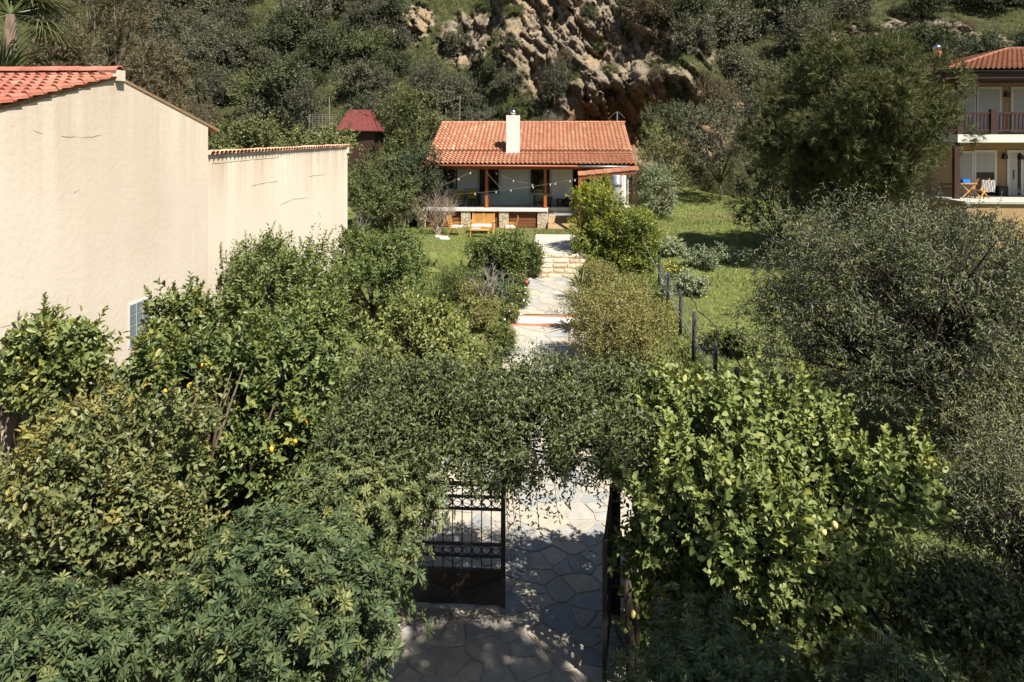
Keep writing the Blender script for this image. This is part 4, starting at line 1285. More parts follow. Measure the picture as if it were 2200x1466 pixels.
for i in (-1, 1):
    link('frame', MB().bar((i * .27, -.35, 0), (i * .27, .32, 1.0), .05).mesh('frame', 'wood_teak'), t)
    link('leg', MB().bar((i * .23, .4, 0), (i * .23, -.3, .5), .05).mesh('leg', 'wood_teak'), t)
link('seat', MB().bar((0, -.32, .45), (0, .15, .38), .46, .03).mesh('seat', 'wood_teak'), t)
link('backrest', MB().bar((0, .02, .52), (0, .3, .98), .5, .02).mesh('backrest', 'wood_dark'), t)
tw_ = MB()
for i in range(8):
    for j in range(7):
        pass
tv = [(-.3 + .6 * i / 8, .02 * math.sin(i * 2.1 + j), .95 - .6 * j / 7 + .02 * math.sin(i * 1.3)) for j in range(8) for i in range(9)]
tf = [(j * 9 + i, j * 9 + i + 1, j * 9 + i + 10, j * 9 + i + 9) for j in range(7) for i in range(8)]
o = link('towel', MB().add(tv, tf).mesh('towel', 'towel_stripe'), None, pf + Vector((.28, -.12, .0)), (math.radians(14), 0, math.radians(-12)))
o.modifiers.new('thick', 'SOLIDIFY').thickness = .02
tag(o, 'striped pale towel hung over the folding deck chair', 'towel')
o = tag(box((-.25, -.2, 0), (.25, .2, .5)).build('storage_bin', 'black_plastic', bevel=.02), 'black storage bin against the ochre wall by the front door', 'bin')
o.location = rect_pts(2151, 0, RY + 2.6)

# ------------------------------------------------------------------ small buildings and bits behind
sp, sd = at(765, 279, 52), 52
shed = thing('red_shed', 'small shed with a plain dark red metal roof among the trees', 'shed', (sp.x, sp.y, 4))
a0, b0 = at(722, 279, 52), at(812, 281, 52); c0, d0 = at(750, 236, 55), at(795, 236, 55)
MB().prism([a0, b0, d0, c0], (0, 0, -.06)).build('roof', 'red_sheet', shed)
MB().prism([b0 + Vector((.02, 0, 0)), b0 + Vector((0, 5.5, 0)), d0 + Vector((0.02, .3, 0))], (0, 0, -.06)).build('roof', 'red_sheet', shed)
for k in range(7):
    f_ = (k + .5) / 7
    MB().bar(a0.lerp(b0, f_) + Vector((0, 0, .02)), c0.lerp(d0, f_) + Vector((0, 0, .02)), .03).build('roof_seam', 'red_sheet', shed)
box((a0.x + .6, a0.y + .5, 3.5), (b0.x - .4, a0.y + 4, a0.z - .02)).build('wall', 'wood_dark', shed)
fp = [at(664, 282, 50), at(722, 282, 50)]
pen = thing('wire_pen', 'upright panel of rusty wire mesh beside the red roofed shed', 'fence', (fp[0].x, fp[0].y, 4))
m = MB()
for k in range(9):
    q = fp[0].lerp(fp[1], k / 8); m.tube([q + Vector((0, 0, -4)), q + Vector((0, 0, 1.25))], .022 if k % 4 == 0 else .01, 5)
for k in range(8):
    m.tube([fp[0] + Vector((0, 0, .1 + .16 * k)), fp[1] + Vector((0, 0, .1 + .16 * k))], .009, 4)
m.build('mesh_panel', 'grey_twig', pen)
MB().tube([fp[1] + Vector((-.5, 0, -4)), fp[1] + Vector((-.5, 0, 2.5))], .03, 6).build('post', 'grey_twig', pen)
MB().bar(fp[0] + Vector((-.2, -.1, -.15)), fp[1] + Vector((.2, -.1, -.15)), .3, .12).build('kerb', 'concrete', pen)

# ------------------------------------------------------------------ iron gate
def gate_leaf(t, w):
    """local frame: x from hinge stile 0 to w, z up, thin in y"""
    H = 1.94
    for x in (.035, w - .035):
        link('stile', MB().box((x - .035, -.03, 0.03), (x + .035, .03, H + .02)).mesh('stile', 'black_metal'), t)
    rails = [(.58, .05), (.80, .032), (.985, .032), (1.53, .032), (1.72, .032), (1.92, .055)]
    for z, h in rails:
        link('rail', MB().box((.07, -.02, z - h / 2), (w - .07, .02, z + h / 2)).mesh('rail', 'black_metal'), t)
    n = int(round((w - .14) / .145))
    bar = MB().tube([(0, 0, .6), (0, 0, 1.9)], .0085, 6).mesh('bar', 'black_metal')
    ring = MB()
    R_ = .066
    ring.tube([(R_ * math.cos(a), 0, R_ * math.sin(a)) for a in [2 * math.pi * k / 18 for k in range(19)]], .0085, 5, cap=False)
    ring = ring.mesh('ring', 'black_metal')
    for k in range(1, n):
        link('bar', bar, t, (.07 + (w - .14) * k / n, 0, 0))
    for k in range(n):
        for z in (.8925, 1.625):
            link('ring', ring, t, (.07 + (w - .14) * (k + .5) / n, 0, z))
    pn = link('panel', MB().box((.07, -.008, .06), (w - .07, .008, .555)).mesh('panel', 'gate_panel'), t)
    link('chevron_plate', MB().prism([(.07, -.012, .06), (w - .07, -.012, .06), (w - .07, -.012, .47), (w / 2, -.012, .24), (.07, -.012, .47)], (0, -.01, 0)).mesh('chevron_plate', 'black_metal'), pn)
GY_ = 10.55
gx0, gx1 = wall_x(880, GY_), wall_x(1086, GY_)
g = thing('iron_gate', 'black iron gate leaf with rings and upright bars standing closed across the drive', 'gate', (gx0, GY_, gz(0, GY_) + .06))
gate_leaf(g, gx1 - gx0)
hx_ = wall_x(1314, GY_); tip = Vector((wall_x(1299, 9.1), 9.1, 0)); hin = Vector((hx_, GY_, 0))
dv = tip - hin
g = thing('iron_gate', 'black iron gate leaf swung open and seen edge-on beside the lemon tree', 'gate', (hx_, GY_, gz(0, GY_) + .06), math.atan2(dv.y, dv.x))
gate_leaf(g, dv.length)
for px_, lab in ((872, 'black square gate post hidden among leaves beside the closed gate leaf'), (1324, 'black square gate post at the hinge of the open gate leaf')):
    x = wall_x(px_, GY_ + .05)
    p = thing('gate_post', lab, 'post', (x, GY_ + .05, 0))
    box((x - .06, GY_ - .01, -.1), (x + .06, GY_ + .11, 2.6)).build('shaft', 'black_metal', p)
    box((x - .08, GY_ - .03, 2.6), (x + .08, GY_ + .13, 2.65)).build('cap', 'black_metal', p)
x0_, x1_ = wall_x(872, GY_), wall_x(1324, GY_)
arch = thing('gate_arch', 'thin iron arch buried in the creeper over the gate', 'arch', (0, GY_, 2.6))
for yy in (10.2, 10.7):
    MB().tube([(x0_ + (x1_ - x0_) * i / 10, yy, 2.45 + .25 * math.sin(math.pi * i / 10)) for i in range(11)], .02, 6).build('bar', 'black_metal', arch)
for px_, dd, h, r, lab, mt in ((1352, 9.0, 1.5, .06, 'split wooden post in the dark beside the open gate leaf', 'bark_dark'),):
    x, y = xy(px_, dd)
    p = thing('wooden_post', lab, 'post', (x, y, 0))
    MB().tube([(x, y, -.1), (x + .02, y, h * .5), (x - .02, y + .03, h)], [r * 1.1, r, r * .9], 9).build('shaft', mt, p, smooth=True)
    MB().tube([(x + .11, y - .04, -.1), (x + .1, y, h * .8)], [.035, .03], 6).build('side_stake', mt, p)

# ------------------------------------------------------------------ post and wire fence along the meadow
fence = thing('wire_fence', 'row of dark fence posts with slack wires between path and meadow', 'fence', (4.25, 22, .9))
FP = [(1417, 549, 27.3), (1437, 585, 24.4), (1463, 625, 22.2), (1492, 670, 19.9), (1538, 737, 17.9), (1583, 790, 16.2), (1660, 905, 13.9), (1760, 1040, 11.9)]
tops = []
for i, (px_, py_, d) in enumerate(FP):
    tp = at(px_, py_, d); g_ = gz(tp.x, tp.y)
    lean = (_rs.uniform(-.04, .04), _rs.uniform(-.03, .03))
    MB().tube([(tp.x + lean[0], tp.y + lean[1], g_ - .2), tp], .055, 8).build('post', 'grey_rope', fence, smooth=True)
    tops.append(tp)
for lv in (.12, .5, .9):
    m = MB()
    for a, b in zip(tops[:-1], tops[1:]):
        pts = [a.lerp(b, k / 6) + Vector((0, 0, -lv - .06 * math.sin(math.pi * k / 6))) for k in range(7)]
        m.tube(pts, .006, 4)
    m.build('wire', 'grey_metal', fence)
mesh = MB()
for a, b in zip(tops[:-1], tops[1:]):
    n = int((b - a).length / .16)
    for k in range(n):
        q = a.lerp(b, k / n); q2 = a.lerp(b, (k + 1) / n)
        mesh.tube([q + Vector((0, 0, -.12)), q2 + Vector((0, 0, -1.15))], .0022, 3, cap=False); mesh.tube([q2 + Vector((0, 0, -.12)), q + Vector((0, 0, -1.15))], .0022, 3, cap=False)
mesh.build('netting', 'grey_metal', fence)
hp = []
for i, (a, b) in enumerate(zip(tops[:-2], tops[1:-1])):
    for k in range(8):
        s = k / 8
        hp.append(a.lerp(b, s) + Vector((.07 + .22 * math.sin(math.pi * s) * (1 if i % 2 else .6), 0, .04 + (.12 if i < 2 else .02) * math.sin(2 * math.pi * s) - .05 * math.sin(math.pi * s))))
hp.append(tops[-2] + Vector((.07, 0, .03)))
hp = [hp[0] + Vector((-.05, .5, .45))] + hp
tag(MB().tube(hp, .016, 6).build('hose', 'grey_rope', smooth=True), 'black hose winding along the tops of the meadow fence posts', 'hose')
c0_, c1_ = at(1343, 428, 36.5), at(1560, 845, 16.5)
cab = [c0_.lerp(c1_, k / 20) + Vector((0, 0, -.35 * math.sin(math.pi * k / 20))) for k in range(21)]
tag(MB().tube(cab, .014, 5).build('cable', 'grey_metal'), 'grey cable slanting down from the house corner along the fence', 'cable')
# the stub of railing under the lemon tree
p0_, p1_ = at(1862, 1290, 9.0), at(1948, 1425, 7.6)
rl = thing('low_railing', 'dark handrail over wire netting below the lemon tree', 'railing', (p0_.x, p0_.y, 0))
MB().tube([p0_, p1_], .035, 7).build('handrail', 'grey_rope', rl)
m = MB()
for k in range(14):
    q = p0_.lerp(p1_, k / 13); m.tube([(q.x, q.y, -.05), q], .006, 4)
for k in range(7):
    m.tube([p0_ - Vector((0, 0, .1 + .14 * k)), p1_ - Vector((0, 0, .1 + .14 * k))], .005, 4)
m.build('netting', 'grey_metal', rl)

# ------------------------------------------------------------------ garden furniture on the lawn
bx, by = xy(1037, 36.9)
t = thing('garden_bench', 'two-seat slatted wooden garden bench with white cushions on the lawn', 'bench', (bx, by, LAWN))
w = 1.22
for i in (-1, 1):
    link('leg', MB().bar((i * w / 2, -.32, 0), (i * w / 2, -.32, .64), .06).mesh('leg', 'wood_teak'), t)
    link('back_leg', MB().bar((i * w / 2, .3, 0), (i * w / 2, .38, .5), .06).mesh('back_leg', 'wood_teak'), t)
    link('armrest', MB().box((i * w / 2 - .045, -.37, .64), (i * w / 2 + .045, .4, .67)).mesh('armrest', 'wood_teak'), t)
    link('back_post', MB().bar((i * (w / 2 - .03), .34, .4), (i * (w / 2 - .03), .5, 1.04), .055).mesh('back_post', 'wood_teak'), t)
link('seat_frame', MB().box((-w / 2, -.33, .33), (w / 2, .33, .38)).mesh('seat_frame', 'wood_teak'), t)
for k in range(11):
    z = .47 + k * .052; y = .36 + (z - .4) * .25
    for s in (-1, 1):
        xa, xb = (-w / 2 + .03, -.02) if s < 0 else (.02, w / 2 - .03)
        link('back_slat', MB().box((xa, y - .01, z - .019), (xb, y + .01, z + .019)).mesh('back_slat', 'wood_teak'), t)
link('back_stile', MB().bar((0, .36, .42), (0, .52, 1.04), .05).mesh('back_stile', 'wood_teak'), t)
for s in (-1, 1):
    o = link('cushion', MB().box((-w / 4 + .03, -.3, 0), (w / 4 - .02, .3, .1)).mesh('cushion', 'cushion_white'), t, (s * w / 4, 0, .382), (0, s * .02, s * .03))
    b_ = o.modifiers.new('bevel', 'BEVEL'); b_.width = .035; b_.segments = 3
for px_, rz_, lab in ((980, math.radians(80), 'slatted wooden garden armchair left of the bench facing it'), (1096, math.radians(-83), 'slatted wooden garden armchair right of the bench with tilted back')):
    x, y = xy(px_, 36.4)
    t = thing('garden_chair', lab, 'chair', (x, y, LAWN), rz_)
    simple_chair(t, 1, 'wood_teak', 'cushion_white', back=1.0, seat=.4, w=.62, d=.58)
x, y = xy(1031, 35.6)
t = thing('coffee_table', 'low wooden coffee table in front of the garden bench', 'table', (x, y, LAWN))
for k in range(6):
    link('slat', MB().box((-.5, -.27 + k * .09, .37), (.5, -.19 + k * .09, .4)).mesh('slat', 'wood_teak'), t)
for i in (-1, 1):
    for j in (-1, 1):
        link('leg', MB().box((i * .46 - .03, j * .22 - .03, 0), (i * .46 + .03, j * .22 + .03, .37)).mesh('leg', 'wood_teak'), t)
cv = [(.42 * (i / 8 - .5), .26 * (j / 6 - .5), .03 + .035 * abs(math.sin(i * 1.7 + j * .9))) for j in range(7) for i in range(9)]
cf = [(j * 9 + i, j * 9 + i + 1, j * 9 + i + 10, j * 9 + i + 9) for j in range(6) for i in range(8)]
o = link('cloth', MB().add(cv, cf).mesh('cloth', 'cushion_white', smooth=True), None, (x - .2, y - .02, LAWN + .4))
o.modifiers.new('thick', 'SOLIDIFY').thickness = .02
tag(o, 'crumpled white cloth on the low coffee table', 'cloth')
for k, (px_, dd, lab, sc_) in enumerate(((949, 35.4, 'white cushion lying flat on the lawn beside the dry shrub', 1.0), (956, 34.9, 'thin white board on the grass in front of the dry shrub', .8), (1066, 34.9, 'scrap of white paper on the grass behind the clipped bush', .5))):
    x, y = xy(px_, dd)
    o = link('cushion' if k == 0 else ('board' if k == 1 else 'paper'), MB().add([(a_[0] * .6 * sc_, a_[1] * .4 * sc_, (.05 if k == 0 else .012) + .02 * math.sin(i * 2.3)) for i, a_ in enumerate([(-.5, -.5), (0, -.55), (.5, -.5), (.55, 0), (.5, .5), (0, .5), (-.5, .5), (-.52, 0)])] + [(a_[0] * .6 * sc_, a_[1] * .4 * sc_, 0) for a_ in [(-.5, -.5), (0, -.55), (.5, -.5), (.55, 0), (.5, .5), (0, .5), (-.5, .5), (-.52, 0)]],
             [tuple(range(8)), tuple(reversed(range(8, 16)))] + [(i, 8 + i, 8 + (i + 1) % 8, (i + 1) % 8) for i in range(8)]).mesh('flat', 'cushion_white'), None, (x, y, gz(x, y) + .02), (.1 * k, .08, .4 * k))
    tag(o, lab, 'cushion' if k == 0 else ('board' if k == 1 else 'paper'))
# ------------------------------------------------------------------ string lights
bulb_me = MB().lathe([(.012, .0), (.018, -.03), (.016, -.05), (.03, -.075), (.042, -.115), (.034, -.15), (.008, -.17)], (0, 0, 0), 10).mesh('bulb', 'white_paint', smooth=True)
for lab, a, b, sag, bulbs in (('long string of bulbs stretched across the whole porch front', at(978, 418, 37.2), at(1243, 384, 37.4), .12, (.16, .33, .45, .63, .77, .81, .93, .97)),
                              ('string of bulbs rising from the dry shrub to the beam', at(950, 399, 37.5), at(1027, 361, 38.85), .05, (.45, .78)),
                              ('bare light cord slanting down from the beam by the middle post', at(1038, 361, 38.85), at(1078, 406, 37.3), .05, ()),
                              ('string of bulbs dropping from the beam across the porch window', at(1060, 368, 38.9), at(1148, 397, 37.3), .12, (.08, .5, .95))):
    t = thing('string_light', lab, 'string light', a)
    pts = [a.lerp(b, k / 16) - Vector((0, 0, sag * math.sin(math.pi * k / 16))) for k in range(17)]
    MB().tube(pts, .0045, 5).build('cord', 'cord_white', t)
    for s in bulbs:
        q = a.lerp(b, s) - Vector((0, 0, sag * math.sin(math.pi * s)))
        o = link('bulb', bulb_me, t, q - a, (_rs.uniform(-.1, .1), 0, 0), (.75, .75, .75))
# ------------------------------------------------------------------ things on the porch
def on_porch(px, Y): return Vector((wall_x(px, Y), Y, 3.2))
q = on_porch(1003, 40.3)
t = thing('dining_table', 'dark dining table on the porch behind the dry shrub', 'table', q)
link('table_top', MB().box((-.8, -.4, .7), (.8, .4, .74)).mesh('table_top', 'wood_dark'), t)
for i in (-1, 1):
    for j in (-1, 1):
        link('leg', MB().box((i * .72 - .03, j * .33 - .03, 0), (i * .72 + .03, j * .33 + .03, .7)).mesh('leg', 'wood_dark'), t)
for px_, Y, rz_, mt, lab in ((988, 39.65, math.pi, 'cushion_yellow', 'porch chair with yellow back pad at the left of the table'), (1015, 39.65, math.pi, 'cushion_yellow', 'porch chair with yellow back pad at the right of the table'), (1006, 40.8, 0, None, 'black metal porch chair with curved back behind the table, left one'), (1026, 40.8, 0, None, 'black metal porch chair with curved back behind the table, right one')):
    q = on_porch(px_, Y)
    t = thing('porch_chair', lab, 'chair', q, rz_, 'porch dining chairs')
    for i in (-1, 1):
        link('leg', MB().bar((i * .2, -.2, 0), (i * .2, -.2, .45), .03).mesh('leg', 'black_metal'), t)
        link('back_leg', MB().bar((i * .2, .2, 0), (i * .2, .26, .98), .03).mesh('back_leg', 'black_metal'), t)
    link('seat', MB().box((-.22, -.22, .43), (.22, .22, .46)).mesh('seat', 'black_metal'), t)
    for k in range(3):
        link('back_bar', MB().tube([(-.2 + .4 * s / 6, .25, .62 + k * .15 + .03 * math.sin(math.pi * s / 6)) for s in range(7)], .012, 5).mesh('back_bar', 'black_metal'), t)
    if mt:
        o = link('back_pad', MB().box((-.23, .24, .5), (.23, .32, 1.0)).mesh('back_pad', mt), t); b_ = o.modifiers.new('bevel', 'BEVEL'); b_.width = .03
q = on_porch(1156, 40.4)
t = thing('black_stove', 'small square black stove with a pale label behind the glass railing', 'stove', q)
link('body', MB().box((-.28, -.2, .08), (.28, .2, .62)).mesh('body', 'black_metal'), t)
link('label_plate', MB().box((-.12, -.206, .33), (.12, -.202, .37)).mesh('label_plate', 'white_paint'), t)
for i in (-1, 1): link('leg', MB().box((i * .22 - .03, -.1, 0), (i * .22 + .03, .1, .08)).mesh('leg', 'black_metal'), t)
for px_, r, h, lab in ((1178, .27, .52, 'tall round wicker basket beside the right porch post'), (1203, .22, .4, 'small round wicker basket beside the black bag')):
    q = on_porch(px_, 40.55)
    t = thing('wicker_basket', lab, 'basket', q)
    link('body', MB().lathe([(r * .75, 0), (r * .98, h * .3), (r, h * .6), (r * .85, h), (r * .78, h), (r * .9, h * .6), (r * .6, .05)], (0, 0, 0), 18).mesh('body', 'wicker', smooth=True), t)
    link('rim', MB().tube([(r * .85 * math.cos(a), r * .85 * math.sin(a), h) for a in [2 * math.pi * k / 16 for k in range(17)]], .018, 6, cap=False).mesh('rim', 'wicker'), t)
for px_, lab in ((1186, 'clear water bottle standing between the wicker baskets, left one'), (1193, 'clear water bottle standing between the wicker baskets, right one')):
    q = on_porch(px_, 40.2)
    t = thing('water_bottle', lab, 'bottle', q, 0, 'porch water bottles')
    link('body', MB().lathe([(.08, 0), (.085, .03), (.085, .26), (.06, .32), (.03, .36), (.03, .4)], (0, 0, 0), 12).mesh('body', 'glass_block', smooth=True), t)
    link('cap', MB().lathe([(.034, .4), (.034, .43), (.01, .435)], (0, 0, 0), 10).mesh('cap', 'blue_plastic'), t)
q = on_porch(1217, 40.4)
t = thing('black_bag', 'black bulging bag slumped on the porch floor by the door', 'bag', q)
link('body', MB().lathe([(.2, 0), (.31, .08), (.33, .2), (.25, .34), (.12, .42), (.05, .45)], (0, 0, 0), 14).mesh('body', 'black_plastic', smooth=True), t)
link('knot', MB().lathe([(.03, .44), (.09, .5), (.06, .56), (.01, .58)], (.02, 0, 0), 10).mesh('knot', 'black_plastic'), t)
q = on_porch(1254, 40.9)
t = thing('porch_lantern', 'yellow glass lantern hanging by the green door', 'lantern', (wall_x(1253, 38.9), 38.9, 5.0))
link('glass', MB().lathe([(.03, 0), (.09, .06), (.1, .26), (.03, .3)], (0, 0, 0), 8).mesh('glass', 'cushion_yellow', smooth=True), t)
link('hook', MB().tube([(0, 0, .3), (0, 0, .42)], .012, 5).mesh('hook', 'black_metal'), t)
# pot on the retaining wall, bowl in the garden
q = at(1148, 556, 29.9)
t = thing('terracotta_pot', 'wide terracotta pot on the retaining wall at the top of the steps', 'pot', (q.x, 29.9, 2.12))
link('body', MB().lathe([(.2, 0), (.27, .12), (.32, .26), (.35, .27), (.35, .33), (.31, .33), (.28, .25)], (0, 0, 0), 20).mesh('body', 'terracotta', smooth=True), t)
link('soil', MB().lathe([(.28, .25), (.28, .27), (.02, .28)], (0, 0, 0), 16).mesh('soil', 'bark_dark'), t)
x, y = xy(742, 20.9)
t = thing('garden_bowl', 'dark shallow bowl lying on the ground between the citrus trees', 'bowl', (x, y, gz(x, y)))
link('body', MB().lathe([(.15, 0), (.26, .06), (.3, .14), (.32, .14), (.32, .16), (.28, .155), (.24, .08), (.12, .03)], (0, 0, 0), 20).mesh('body', 'grey_rope', smooth=True), t)

# ------------------------------------------------------------------ trees and shrubs of the garden
def veg(name, label, cat, box_, d, kw, n=7, seed=1, trunk_r=.07, trunk_mat='bark', depth=None, zb=None, base_px=None, group=None, h0=.3, lob=None, fork=None, core=.33):
    """a plant whose crown fills the picture box (x0, x1, y0, y1) when seen at distance d"""
    x0, x1, y0, y1 = box_
    w = (x1 - x0) * d / F
    cx, cy = xy((x0 + x1) / 2, d)
    dep = depth or w
    zt = CAMZ + (HOR - y0) / F * (d + .24 * dep)
    g = gz(cx, cy)
    zlow = max(g + .05, CAMZ + (HOR - y1) / F * (d - .3 * dep) if zb is None else zb)
    h = zt - zlow
    L = lob(w, h, zlow - g + h / 2) if lob else lobes_in(w * 1.06, h * 1.02, zlow - g + h / 2, n, seed, depth and depth * 1.06, core)
    return plant(name, label, cat, (cx, cy, g), L, kw, trunk_r, trunk_mat, group, seed, h0, fork)
CIT = dict(tm=LEAF6, up=.45, out=.75, rnd=.5, slen=.34, ang=55, low=.5, rough=.3, sprouts=60, clump=13, clump_r=.15)
lem_me = MB().lathe([(.004, -.055), (.02, -.045), (.034, -.02), (.037, .005), (.03, .03), (.016, .045), (.006, .055)], (0, 0, 0), 10)
CITF = dict(CIT, tm=LEAF4)
LEM = {m: lem_me.mesh('lemon', m, smooth=True) for m in ('lemon_skin', 'pale_lemon_skin')}
def lemons(t, p, nr, spots, seed, mat='lemon_skin', zmax=None):
    """fruit at the crown points that lie nearest the given picture spots"""
    rg = random.Random(seed)
    base = Vector(t.location)
    W = p + np.array(base)
    xc = W[:, 0] * CA + W[:, 1] * SA; dd = -W[:, 0] * SA + W[:, 1] * CA
    U = np.stack([1100 + F * xc / dd, HOR - F * (W[:, 2] - CAMZ) / dd], 1)
    for s in spots:
        dist = np.linalg.norm(U - np.array(s), axis=1) + dd * 22
        i = int(np.argmin(dist))
        q = Vector(p[i]) + Vector(nr[i]) * .16 + Vector((0, -.1, .02))
        link('lemon', LEM[mat], t, q, (rg.uniform(-.5, .5), rg.uniform(-.5, .5), 0), (.9,) * 3)

yel = lambda p, nr, rng: np.where((p[:, 0] < -.15) & (p[:, 2] > 2.7 + .5 * rng.random(len(p))) & (p[:, 1] < .9), .75 * rng.random(len(p)) + .15, 0) * (fbm(p * 1.4, 2) > .47)
t, p, nr = veg('orange_tree', 'big dark orange tree with yellowing top leaves in front of the gable wall', 'tree', (-70, 480, 800, 1600), 8.6,
               dict(CIT, sprouts=110, shoots=5600, per=9, L=.10, W=.047, mat='orange_leaf', young=.08, tintfn=yel), 9, 21, .1, depth=2.9)
t, p, nr = veg('lemon_tree', 'lemon tree with many hanging lemons between the path and the gable wall', 'tree', (250, 715, 665, 1400), 11.2,
               dict(CIT, sprouts=110, shoots=5200, per=9, L=.125, W=.062, mat='lemon_leaf', young=.14), 9, 5, .09, depth=2.9)
lemons(t, p, nr, [(318, 838), (345, 836), (418, 838), (432, 830), (585, 965), (618, 968), (655, 920), (470, 800)], 3)
dl = np.random.default_rng(5)
q = at(425, 880, 9.9) - Vector(t.location)
dp = np.array(q) + dl.normal(size=(70, 3)) * np.array([.05, .05, .22])
link('dead_leaves', leaves('dead_leaves', dp, np.stack([dl.normal(size=70) * .4, dl.normal(size=70) * .4, -np.ones(70)], 1), dl.normal(size=(70, 3)), np.full(70, .12), np.full(70, .04), LEAF6, 'dead_leaf'), t)
veg('citrus_tree', 'small citrus tree pressed against the gable wall, casting its shadow on it', 'tree', (25, 225, 695, 900), 10.4,
    dict(CIT, sprouts=22, shoots=1700, per=9, L=.12, W=.062, mat='lemon_leaf', young=.15), 6, 9, .06, depth=1.3)
veg('citrus_tree', 'upright citrus tree just right of the glass block window', 'tree', (322, 452, 640, 900), 12.4,
    dict(CIT, sprouts=40, shoots=2200, per=9, L=.12, W=.06, mat='lemon_leaf', young=.18), 6, 10, .06, depth=1.5)
veg('citrus_tree', 'round dark citrus tree beside the boundary wall, with the widest crown', 'tree', (400, 805, 498, 960), 17.2,
    dict(CITF, shoots=7600, per=9, L=.115, W=.05, mat='citrus_leaf', young=.1), 8, 14, .09, depth=3.6)
veg('citrus_tree', 'citrus tree at the far end of the boundary wall, nearest the lawn', 'tree', (672, 930, 478, 860), 22.8,
    dict(CITF, shoots=3600, per=8, L=.125, W=.055, mat='citrus_leaf', young=.14), 7, 15, .08)
veg('citrus_tree', 'small glossy citrus tree on the left edge of the path', 'tree', (785, 1045, 612, 960), 16.2,
    dict(CITF, shoots=3000, per=9, L=.115, W=.058, mat='lemon_leaf', young=.2), 7, 16, .07)
veg('citrus_tree', 'citrus sapling in the gap between the lemon tree and the round citrus tree', 'tree', (590, 730, 640, 800), 14.6,
    dict(CIT, shoots=1500, per=9, L=.11, W=.055, mat='citrus_leaf', young=.15), 6, 17, .05)
t, p, nr = veg('lemon_tree', 'bright sunlit lemon tree beside the open gate leaf', 'tree', (1315, 1950, 790, 1600), 9.6,
               dict(CIT, sprouts=170, shoots=7400, per=9, L=.12, W=.066, mat='lemon_leaf_pale', young=.2, up=.5), 10, 33, .09, depth=2.9)
lemons(t, p, nr, [(1748, 1142), (1756, 1136), (1370, 1300), (1540, 1225), (1480, 1108)], 6, 'pale_lemon_skin')
PIT = dict(tm=LEAF4B, rosette=True, up=.55, out=.7, rnd=.45, slen=.3, low=.4, flat=.15, rough=.42, clump=4, clump_r=.13, curl=.35)
veg('pittosporum_shrub', 'tall pittosporum shrub of leathery leaf rosettes left of the gate opening', 'shrub', (405, 885, 1125, 1620), 6.4,
    dict(PIT, shoots=5200, per=14, L=.088, W=.025, mat='pittosporum_leaf', young=.08), 8, 41, .06, 'bark_dark', depth=1.9)
veg('pittosporum_shrub', 'pittosporum shrub in the bottom left corner below the orange tree', 'shrub', (-120, 350, 1255, 1640), 6.3,
    dict(PIT, shoots=4200, per=14, L=.088, W=.025, mat='pittosporum_leaf', young=.12), 8, 42, .06, 'bark_dark', depth=1.9)
veg('pittosporum_shrub', 'light green pittosporum shrub touching the closed gate leaf', 'shrub', (640, 935, 985, 1260), 8.9,
    dict(PIT, shoots=3600, per=13, L=.085, W=.026, mat='pittosporum_leaf', young=.45, young_top=False), 7, 43, .05, 'bark_dark', depth=1.6)
veg('pittosporum_shrub', 'blue green pittosporum shrub under the bright lemon tree', 'shrub', (1350, 1700, 1330, 1800), 7.0,
    dict(PIT, shoots=2400, per=14, L=.088, W=.025, mat='pittosporum_leaf', young=.05), 7, 44, .05, 'bark_dark')
veg('pittosporum_shrub', 'low pittosporum shrub along the bottom edge near the wire netting', 'shrub', (1800, 2180, 1440, 1800), 6.4,
    dict(PIT, shoots=2000, per=14, L=.088, W=.025, mat='pittosporum_leaf', young=.04), 7, 45, .05, 'bark_dark')
veg('pittosporum_shrub', 'pittosporum shrub added at the very bottom edge right of the gate opening to shade the drive', 'shrub', (1295, 1900, 1430, 1900), 5.9,  # shrub added as a shade caster for the lower drive
    dict(PIT, shoots=1800, per=13, L=.088, W=.025, mat='pittosporum_leaf', young=.05), 7, 46, .05, 'bark_dark', depth=1.5)
ST = Vector((5.2, 3.2, 0))  # unseen tree added so that its crown shades the gateway
plant('added_shade_tree', 'tall unseen tree added outside the picture, throwing shade over the gateway', 'tree', ST,
      [(0, 0, 11, 1.7, 1.6, 1.2), (-1.7, .2, 11, 1.3, 1.6, 1.1), (1.8, -.6, 11, 1.4, 1.3, 1.2), (-.8, .9, 11.4, 1.2, 1.0, .9), (.9, -.9, 11.5, 1.2, 1.0, .9), (-1.2, -.8, 11.2, 1.2, 1.0, .9)],
      dict(shoots=4600, per=8, L=.14, W=.08, mat='citrus_leaf', tm=LEAF4, slen=.3, low=.3, rough=.3, bottom=-1), .16, 'bark', seed=47, h0=.75)
plant('added_shade_tree', 'second unseen tree added outside the picture, shading the bottom right corner', 'tree', Vector((9.9, 3.6, 0)),  # another added tree, unseen, to darken the bottom right corner
      [(0, 0, 11, 1.7, 1.5, 1.2), (-1.3, .4, 11.2, 1.2, 1.3, 1.0), (1.6, .4, 11, 1.3, 1.5, 1.1), (.2, 1.0, 10.6, 1.5, 1.0, .9)],
      dict(shoots=4600, per=8, L=.14, W=.08, mat='citrus_leaf', tm=LEAF4, slen=.3, low=.3, rough=.3, bottom=-1), .16, 'bark', seed=48, h0=.75)
